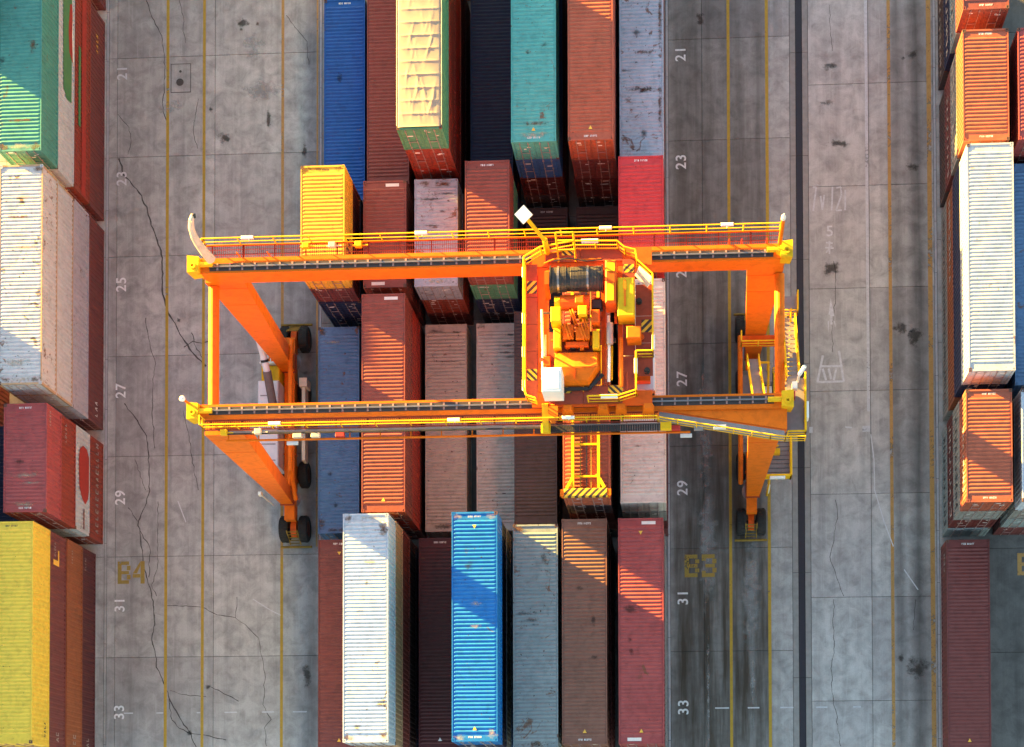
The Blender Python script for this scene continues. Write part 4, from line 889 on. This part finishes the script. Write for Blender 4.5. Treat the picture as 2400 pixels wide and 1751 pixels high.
lp = part(MB().box(3.80,5.35,22.35,24.75,5.9,5.96), 'low_platform', 'grey'); handrail([(3.82,24.7,5.96),(3.82,22.38,5.96),(5.33,22.38,5.96),(5.33,24.7,5.96)], 1.1, .8, lp, r=.058, mids=2)
part(MB().bbox(4.15,5.0,22.20,22.33,6.75,7.1,.02), 'sign', 'mark_w', lp)
pl = MB()
for k in range(9): pl.box(3.86,5.30,22.5+.24*k,22.52+.24*k,5.965,5.98)
part(pl, 'platform_plank', 'black', lp)
part(MB().tube((4.6,24.2,6.0),(4.6,24.0,7.2),.05,6).box(4.3,4.75,23.7,24.0,5.98,6.5), 'cable_reel', 'yel', lp)
part(MB().tube((4.22,22.6,.2),(4.22,22.6,5.9),.06,8), 'platform_post', 'yel', lp); part(MB().tube((5.28,24.6,.2),(5.28,24.6,5.9),.06,8), 'platform_post', 'yel', lp)
part(MB().tube((4.26,22.7,.6),(4.26,22.75,2.4),.10,8), 'hose_guard', 'lamp', lp)
tl = part(MB().box(4.46,5.35,21.45,24.3,20.55,20.60), 'top_landing', 'grey'); handrail([(4.48,21.47,20.6),(5.32,21.47,20.6),(5.32,24.3,20.6)], 1.1, .75, tl, r=.04)
part(MB().bbox(5.35,5.47,22.1,22.9,20.9,21.7,.02), 'sign', 'mark_w', tl)
part(MB().tube((5.0,24.1,20.7),(5.0,24.1,22.0),.06,8).tube((5.0,24.1,22.0),(5.25,24.4,22.4),.10,8).bbox(4.7,4.95,23.6,23.95,20.7,21.4,.03), 'floodlight', 'lamp', tl)
part(MB().bbox(4.62,4.85,23.2,23.5,20.62,21.3,.03), 'junction_box', 'redbox', tl)
# mirrored walkway around the haunch
hw = part(MB().hexa([(-1.7,22.01,21.78),(-1.7,22.5,21.78),(4.3,21.45,21.78),(4.3,20.95,21.78)][::-1], [(-1.7,22.01,21.84),(-1.7,22.5,21.84),(4.3,21.45,21.84),(4.3,20.95,21.84)][::-1]), 'haunch_walkway', 'grey'); fix_normals(hw)
handrail([(-1.7,22.0,21.84),(1.0,21.52,21.84),(3.6,21.05,21.84),(4.3,20.95,21.84),(5.25,20.95,21.84)], 1.05, 1.0, hw, r=.03)
part(MB().bbox(.9,1.5,21.42,21.60,22.5,22.8,.03), 'floodlight', 'lamp', hw)
# cable trough and energy chain along the southern girder
ct = MB().tube((GX0+1.6,21.52,21.7),(-.2,21.52,21.7),.055,8)
x = GX0+1.7
while x < -.3: ct.box(x-.03,x+.03,21.52,22.06,21.66,21.72); x += 1.5
ct = part(ct, 'cable_support', 'orange')
part(MB().box(GX0+1.5,-.9,21.86,21.96,21.78,21.88), 'cable_tray', 'rail', ct)
chain_me = MB().box(-.052,.052,-.15,.15,0,.16).mesh('chain_link', M['black'])
x = -7.2
while x < -1.6:
    o = bpy.data.objects.new('chain_link', chain_me); col.objects.link(o); o.parent = ct; o.location = Vector((x,21.68,22.02)) - world_loc(ct); x += .116
part(MB().box(-23.0,-7.25,21.76,21.82,21.90,22.0), 'chain_guide', 'black', ct)
part(MB().bbox(-1.62,-1.1,21.52,21.9,22.0,22.3,.03), 'chain_anchor', 'yel', ct)
for fx in (-19.3,-18.4,-17.2,-.9,.2):
    part(MB().bbox(fx-.22,fx+.22,21.56,21.80,21.72,22.0,.03), 'junction_box', 'tan' if fx < -18 else ('redbox' if fx < 0 else 'grey'), ct)
for fx in (-19.6,-.4): part(MB().box(fx-.28,fx+.28,21.28,21.46,21.55,21.62), 'sign', 'plate', ct)
# curved tan cable horn at the north-western corner, masts at the ends
hp = [(-23.45,30.25,22.5),(-23.62,30.42,23.1),(-23.76,30.62,23.7),(-23.86,30.85,24.2),(-23.88,31.1,24.6),(-23.80,31.35,24.95),(-23.66,31.58,25.1)]
hn = MB()
for k, (a, b) in enumerate(zip(hp[:-1], hp[1:])): hn.tube(a, b, .24-.022*k, 12, .24-.022*(k+1))
hn = part(hn, 'cable_horn', 'tan'); part(MB().tube(hp[-1], (-23.58,31.42,25.05), .12, 10, .05), 'horn_mouth', 'black', hn)
nm = part(MB().tube((4.10,30.3,22.5),(4.14,30.5,25.4),.10,10), 'end_mast', 'orange'); part(MB().lathe((4.14,30.5,25.4),(0,0,1),[(0,.11),(.3,.11),(.45,.05),(.7,.03),(.7,0)],10), 'beacon', 'lamp', nm)
sm = part(MB().tube((-24.5,23.2,22.3),(-24.75,23.35,22.8),.06,8), 'end_mast', 'orange'); part(MB().lathe((-24.75,23.35,22.75),(0,0,1),[(0,.0),(.02,.12),(.14,.15),(.26,.10),(.3,0)],12), 'beacon', 'lamp', sm)

# ------------------------------------------------------------------ trolley
tr = empty('crane_trolley', (-5.0, 26.5, 22.15)); tag(tr, 'orange hoist trolley with black rope drum riding on the girders', 'trolley')
def tp(mb, name, mat, parent=None): return mb.build(name, M[mat] if isinstance(mat, str) else mat, parent or tr)
# wheels on the rails
for yc in (sum(GN)/2-.07, sum(GS)/2+.05):
    for x in (-7.3,-6.3,-3.4,-2.4):
        tp(MB().lathe((x,yc-.07,GT+.42),(0,1,0),[(0,0),(0,.27),(.14,.27),(.14,0)],20), 'trolley_wheel', 'rail')
fm = MB()
for y0, y1 in ((29.35,30.25),(22.62,23.35)): fm.box(-7.75,-2.0,y0+.02,y1-.02,22.50,22.72)
for x0, x1 in ((-7.46,-6.95),(-4.42,-4.20),(-3.62,-3.40)): fm.box(x0,x1,23.36,29.34,22.30,22.74)
tp(fm, 'frame', 'orange2')
plates = ((-8.05,-7.48,22.95,24.0),(-8.05,-7.48,24.02,25.3),(-8.05,-7.48,25.32,26.6),(-8.05,-7.48,26.62,27.9),(-8.05,-7.48,27.92,29.5),
          (-7.10,-5.42,29.58,30.22),(-5.40,-3.40,29.58,30.22),(-3.38,-2.80,28.6,29.65),(-3.38,-2.80,26.75,28.58),(-2.78,-1.96,26.9,28.4),(-2.78,-1.96,25.6,26.88),(-2.78,-1.96,24.0,25.58),
          (-3.38,-2.80,25.0,26.73),(-3.38,-2.80,23.1,24.98),(-6.93,-5.30,22.72,23.60),(-5.28,-3.42,22.72,23.60),(-6.93,-4.44,23.62,26.2))
for i, (x0,x1,y0,y1) in enumerate(plates):
    tp(MB().bbox(x0,x1,y0,y1,22.745,22.785,.006), 'deck_plate', 'deck')
for i, (x0,x1,y0,y1) in enumerate(((-7.98,-7.50,28.1,28.7),(-7.98,-7.50,23.9,24.45),(-2.5,-2.0,26.1,26.7),(-4.1,-3.40,23.2,23.58),(-6.2,-5.84,23.25,23.58),(-6.3,-5.75,29.9,30.2),(-3.35,-2.85,29.0,29.4))):
    MB().box(x0,x1,y0,y1,22.788,22.796).build('hazard_plate', M['hazard'] if i % 2 == 0 else M['hazard2'], tr, world_loc(tr))
# rope drum with wraps
dr = tp(MB().lathe((-6.80,28.5,23.55),(1,0,0),[(0,0),(0,.66),(.06,.66),(.06,.56),(2.46,.56),(2.46,.66),(2.52,.66),(2.52,0)],32), 'rope_drum', 'black')
wr = MB()
for k in range(34):
    x = -6.70 + k*.0685
    if 9 < k < 13: continue
    rr_ = .60 if (k // 6) % 2 else .585
    wr.lathe((x,28.5,23.55),(1,0,0),[(0,.56),(.012,rr_),(.05,rr_),(.062,.56)],24)
tp(wr, 'rope_wrap', 'rope', dr)
for k in (0.35, 1.75): tp(MB().lathe((-6.80+k,28.5,23.55),(1,0,0),[(0,.6),(.0,.625),(.10,.625),(.10,.6)],28), 'rope_wrap', 'rail', dr)
for x0, x1 in ((-7.06,-6.84),(-4.26,-4.20)): tp(MB().hexa([(x0,27.8,22.75),(x1,27.8,22.75),(x1,29.2,22.75),(x0,29.2,22.75)],[(x0,28.2,23.9),(x1,28.2,23.9),(x1,28.8,23.9),(x0,28.8,23.9)]), 'drum_bracket', 'orange2')
gb = tp(MB().bbox(-4.16,-3.64,27.1,29.15,22.75,24.35,.08), 'gearbox', 'orange2'); tp(MB().box(-4.05,-3.75,27.2,28.0,24.352,24.40).box(-4.1,-3.7,28.6,29.0,24.352,24.38), 'gearbox_cover', 'yel', gb)
cb_ = tp(MB().bbox(-3.58,-2.80,26.5,28.32,22.79,24.25,.05), 'control_cabinet', 'yel'); tp(MB().box(-3.28,-3.18,26.95,28.2,24.252,24.28), 'cabinet_seam', 'orange', cb_)
mt = tp(MB().tube((-6.32,27.42,23.4),(-4.95,27.42,23.4),.36,18).box(-6.2,-5.0,27.2,27.65,22.75,23.1), 'hoist_motor', 'orange2')
tp(MB().tube((-6.34,27.42,23.4),(-6.60,27.42,23.4),.30,16), 'motor_fan', 'yel', mt); tp(MB().bbox(-5.6,-5.2,27.25,27.6,23.72,23.98,.03), 'terminal_box', 'orange', mt)
for b_, nm, mm in (((-6.75,-6.28,26.35,27.05,24.1),'brake_housing','yel'),((-5.45,-5.03,26.62,27.05,24.2),'brake_housing','yel'),((-4.82,-4.45,26.3,26.9,24.0),'relay_box','orange2'),((-3.17,-2.5,25.48,26.05,24.1),'relay_box','orange'),
                   ((-6.66,-6.30,25.25,26.2,23.5),'sheave_guard','yel'),((-4.80,-4.48,25.2,26.05,23.5),'sheave_guard','yel'),((-6.1,-5.0,25.35,25.6,23.3),'cross_member','orange2'),((-6.25,-5.7,25.7,26.4,23.4),'sheave_block','orange'),((-5.6,-4.95,25.65,26.25,23.5),'sheave_block','orange'),
                   ((-4.85,-4.35,27.15,27.6,23.3),'coupling_guard','black'),((-4.9,-4.5,26.95,27.1,23.2),'coupling_guard','redbox')):
    o = tp(MB().bbox(b_[0],b_[1],b_[2],b_[3],22.79,b_[4],.04), nm, mm)
for cx, cy in ((-6.0,26.05),(-5.3,25.95),(-5.75,26.75),(-5.2,26.45)):
    tp(MB().lathe((cx-.06,cy,23.35),(1,.35,0),[(0,0),(0,.42),(.05,.42),(.07,.36),(.10,.36),(.12,.42),(.17,.42),(.17,0)],20), 'rope_sheave', 'orange')
# sloped hood over the load platform, open along its southern edge
hd = tp(MB().hexa([(-6.68,23.55,22.80),(-5.0,23.55,22.80),(-4.45,24.35,22.80),(-6.68,24.35,22.80)],[(-6.55,23.75,23.25),(-5.05,23.75,23.25),(-4.6,24.35,23.45),(-6.6,24.35,23.45)])
        .hexa([(-6.68,24.352,22.80),(-4.45,24.352,22.80),(-4.45,25.2,22.80),(-6.68,25.2,22.80)],[(-6.6,24.352,23.448),(-4.6,24.352,23.448),(-4.62,25.1,23.15),(-6.55,25.1,23.15)]), 'hood', 'orange')
tp(MB().beam((-5.62,23.8,23.31),(-5.62,24.35,23.47),.05,.03).beam((-6.45,24.30,23.49),(-4.75,24.30,23.49),.04,.03), 'hood_rib', 'orange2', hd)
tp(MB().beam((-6.2,23.42,22.86),(-5.0,23.42,22.86),.16,.10).beam((-5.0,23.42,22.86),(-4.35,24.1,22.86),.16,.10), 'hood_gutter', 'black', hd)
ac = tp(MB().bbox(-7.10,-6.18,22.78,23.92,23.2,25.05,.05), 'air_conditioner', 'mark_w'); tp(MB().box(-6.98,-6.30,22.92,23.78,25.052,25.07), 'top_panel', 'wpanel', ac)
tp(MB().box(-7.0,-6.3,22.9,23.8,22.79,23.2), 'pedestal', 'grey', ac)
tp(MB().path([(-3.46,23.45,23.2),(-3.46,25.7,23.2)], .10, 12), 'cable_pipe', 'orange')
tp(MB().path([(-4.05,23.7,23.1),(-4.02,24.8,23.2),(-4.05,26.8,23.15)], .07, 8), 'hydraulic_line', 'lamp'); tp(MB().path([(-3.92,23.8,23.0),(-3.9,25.4,23.0)], .05, 8), 'hydraulic_line', 'yel')
tp(MB().path([(-7.22,23.9,23.0),(-7.20,25.2,23.1),(-7.25,27.2,23.05)], .06, 8), 'hydraulic_line', 'lamp'); tp(MB().path([(-7.08,24.4,23.0),(-7.08,26.0,23.0)], .05, 8), 'hydraulic_line', 'tan')
tp(MB().tube((-3.98,25.4,23.4),(-3.98,26.4,23.4),.16,14), 'accumulator', 'galv')
tp(MB().path([(-7.1,29.35,23.4),(-6.6,29.5,23.55),(-5.4,29.45,23.5),(-4.4,29.5,23.4)], .035, 6), 'hydraulic_line', 'orange')
tp(MB().path([(-6.6,29.2,24.2),(-5.9,29.3,24.25),(-5.0,29.15,24.2),(-4.3,29.25,24.1)], .03, 6), 'rope_lead', 'black')
zz = 22.79
handrail([(x,y,zz) for x,y in ((-7.25,29.95),(-5.70,30.20),(-3.60,30.15),(-3.25,29.85),(-2.74,29.70),(-2.67,29.25),(-1.93,28.55),(-1.94,24.9),(-2.73,24.9),(-2.73,23.05),(-3.57,22.80),(-5.03,22.80))], 1.2, 1.2, tr, r=.036)
handrail([(x,y,zz) for x,y in ((-7.25,29.95),(-8.03,29.5),(-8.06,23.3),(-7.92,22.9),(-7.5,22.75))], 1.2, 1.3, tr, r=.040)
for y in (28.8,26.6,25.0,23.4): tp(MB().bbox(-8.12,-8.0,y-.25,y+.25,23.78,23.92,.03), 'floodlight', 'lamp')
for x, y in ((-4.9,30.2),(-4.0,22.78),(-1.92,25.3),(-2.74,24.2)): tp(MB().bbox(x-(.40 if y>30 or y<23 else .08),x+(.40 if y>30 or y<23 else .08),y-(.08 if y>30 or y<23 else .35),y+(.08 if y>30 or y<23 else .35),23.8,24.0,.03), 'floodlight', 'lamp')
sg = MB().hexa([(-2.80,28.72,23.2),(-2.56,28.95,23.2),(-1.97,28.42,23.2),(-2.2,28.12,23.2)][::-1],[(-2.80,28.72,23.26),(-2.56,28.95,23.9),(-1.97,28.42,23.9),(-2.2,28.12,23.26)][::-1]); o = tp(sg, 'sign', 'plate'); fix_normals(o)
gt = MB()
for a, b in (((-6.45,29.60,22.8),(-6.45,30.30,24.9)),((-5.62,29.60,22.8),(-5.62,30.30,24.9)),((-6.45,30.30,24.9),(-5.62,30.30,24.9)),((-6.45,30.12,24.3),(-5.62,30.12,24.3)),((-6.45,29.9,23.6),(-5.62,29.9,23.6))): gt.tube(a, b, .045, 8)
tp(gt, 'access_gate', 'yel')
ms = tp(MB().tube((-6.98,30.05,22.8),(-6.98,30.08,24.6),.13,10).tube((-6.98,30.08,24.5),(-7.70,30.36,27.2),.09,10), 'antenna_mast', 'yel')
an = MB().box(-.30,.30,-.30,.30,-.04,.04).mesh('antenna_panel', M['lamp']); o = bpy.data.objects.new('antenna_panel', an); col.objects.link(o); o.parent = ms
o.location = Vector((-7.74,30.38,27.3)) - world_loc(ms); o.rotation_euler = (0.15, -0.2, 0.72)
tp(MB().beam((-7.12,22.75,22.85),(-7.12,21.5,22.35),.30,.22).box(-7.35,-6.9,21.45,21.92,22.18,22.40), 'towing_arm', 'yel')
tp(MB().beam((-6.75,22.70,22.85),(-6.75,21.9,22.45),.20,.16).box(-6.95,-6.5,21.9,22.6,22.9,22.96), 'towing_bracket', 'orange')
for x in (-6.05,-4.35,-3.5,-2.2): tp(MB().hexa([(x-.28,22.30,22.30),(x+.28,22.30,22.30),(x+.28,22.68,22.30),(x-.28,22.68,22.30)],[(x-.2,22.45,22.75),(x+.2,22.45,22.75),(x+.2,22.70,22.75),(x-.2,22.70,22.75)]), 'wheel_guard', 'orange')
rq = random.Random(21)
for k in range(46):
    x = rq.uniform(-7.4,-2.2); y = rq.uniform(23.6,29.3)
    if -6.9 < x < -4.2 and (27.8 < y < 29.3 or 23.5 < y < 25.3): continue
    if -3.7 < x < -2.7 and 26.3 < y < 28.4: continue
    w = rq.uniform(.06,.22); d = rq.uniform(.06,.26); hh = rq.uniform(.1,.5)
    kind = rq.randint(0, 3)
    if kind == 0: tp(MB().bbox(x-w,x+w,y-d,y+d,22.79,22.79+hh,.02), 'valve_block', rq.choice(('orange2','deck','black','orange')))
    elif kind == 1: tp(MB().tube((x,y-d*2,22.9+hh*.5),(x,y+d*2,22.9+hh*.5),.05+.04*rq.random(),10), 'pipe_run', rq.choice(('deck','orange2','black','galv')))
    elif kind == 2: tp(MB().tube((x-w*2,y,22.9+hh*.5),(x+w*2,y,22.9+hh*.5),.05+.03*rq.random(),10), 'pipe_run', rq.choice(('deck','orange2','rope')))
    else: tp(MB().lathe((x,y,22.79),(0,0,1),[(0,.14),(hh*.6,.14),(hh*.6,.08),(hh*.9,.08),(hh*.9,0)],12), 'pump_motor', rq.choice(('orange2','deck','black')))
# operator cabin hung below the deck
cbn = tp(MB().bbox(-3.4,-1.9,23.6,25.4,19.4,21.6,.06), 'operator_cabin', 'wpanel'); tp(MB().box(-3.35,-1.95,23.55,23.598,19.6,21.0), 'cabin_window', 'black', cbn); tp(MB().box(-3.2,-2.1,23.9,25.1,21.61,22.3), 'cabin_hanger', 'orange2', cbn)

# ------------------------------------------------------------------ spreader and the hoisted container
HX, HY, HZ = -5.72, 26.32, 4*2.593 + 0.03
container(HX, HY, HZ, L40, S, 'terracotta', 'sunlit terracotta container held by the yellow spreader above its stack', 'containers handled by the crane', '')
sz = HZ + S + .004
sp = empty('container_spreader', (HX, HY, sz)); tag(sp, 'yellow telescopic spreader with striped end beams clamped on a sunlit container', 'spreader')
def spt(mb, name, mat): return mb.build(name, M[mat] if isinstance(mat, str) else mat, sp)
for s in (-1, 1): spt(MB().box(HX+s*.68-.075, HX+s*.68+.075, HY-6.0, HY+6.0, sz+.06, sz+.34), 'telescopic_beam', 'yel')
for s in (-1, 1):
    y = HY + s*5.98
    MB().bbox(HX-1.16, HX+1.16, y-.22, y+.22, sz+.04, sz+.42, .05).build('end_beam', M['hazard'], sp)
    for e in (-1, 1):
        spt(MB().hexa([(HX+e*1.12-.14,y-.20,sz-.10),(HX+e*1.12+.14,y-.20,sz-.10),(HX+e*1.12+.14,y+.20,sz-.10),(HX+e*1.12-.14,y+.20,sz-.10)],[(HX+e*1.20-.14,y-.17,sz+.40),(HX+e*1.20+.14,y-.17,sz+.40),(HX+e*1.20+.14,y+.17,sz+.40),(HX+e*1.20-.14,y+.17,sz+.40)]), 'flipper', 'orange')
for s in (-1, 1): spt(MB().box(HX+s*.28-.03, HX+s*.28+.03, HY-5.7, HY+5.7, sz+.10, sz+.20), 'cable_duct', 'shadeyel')
for yy in (-5.1, -3.4, 3.4, 5.1): spt(MB().box(HX-.60, HX+.60, HY+yy-.05, HY+yy+.05, sz+.12, sz+.26), 'cross_member', 'yel')
for s in (-1, 1):
    for e in (-1, 1): spt(MB().beam((HX+s*.60,HY+e*5.0,sz+.2),(HX+s*1.0,HY+e*5.75,sz+.3),.16,.2), 'knee', 'yel')
spt(MB().bbox(HX-1.0, HX+1.0, HY-1.7, HY+1.7, sz+.36, sz+.75, .05), 'headblock', 'yel'); spt(MB().tube((HX+.05,HY-5.9,sz+.15),(HX+.05,HY+5.9,sz+.15),.035,6), 'hydraulic_hose', 'rope')
for sx in (-1, 1):
    for sy in (-1, 1):
        spt(MB().tube((HX+sx*.8,HY+sy*1.4,sz+.7),(HX+sx*.55,26.2+sy*.35,22.9),.028,6), 'hoist_rope', 'rope')
print('containers', n_cont)
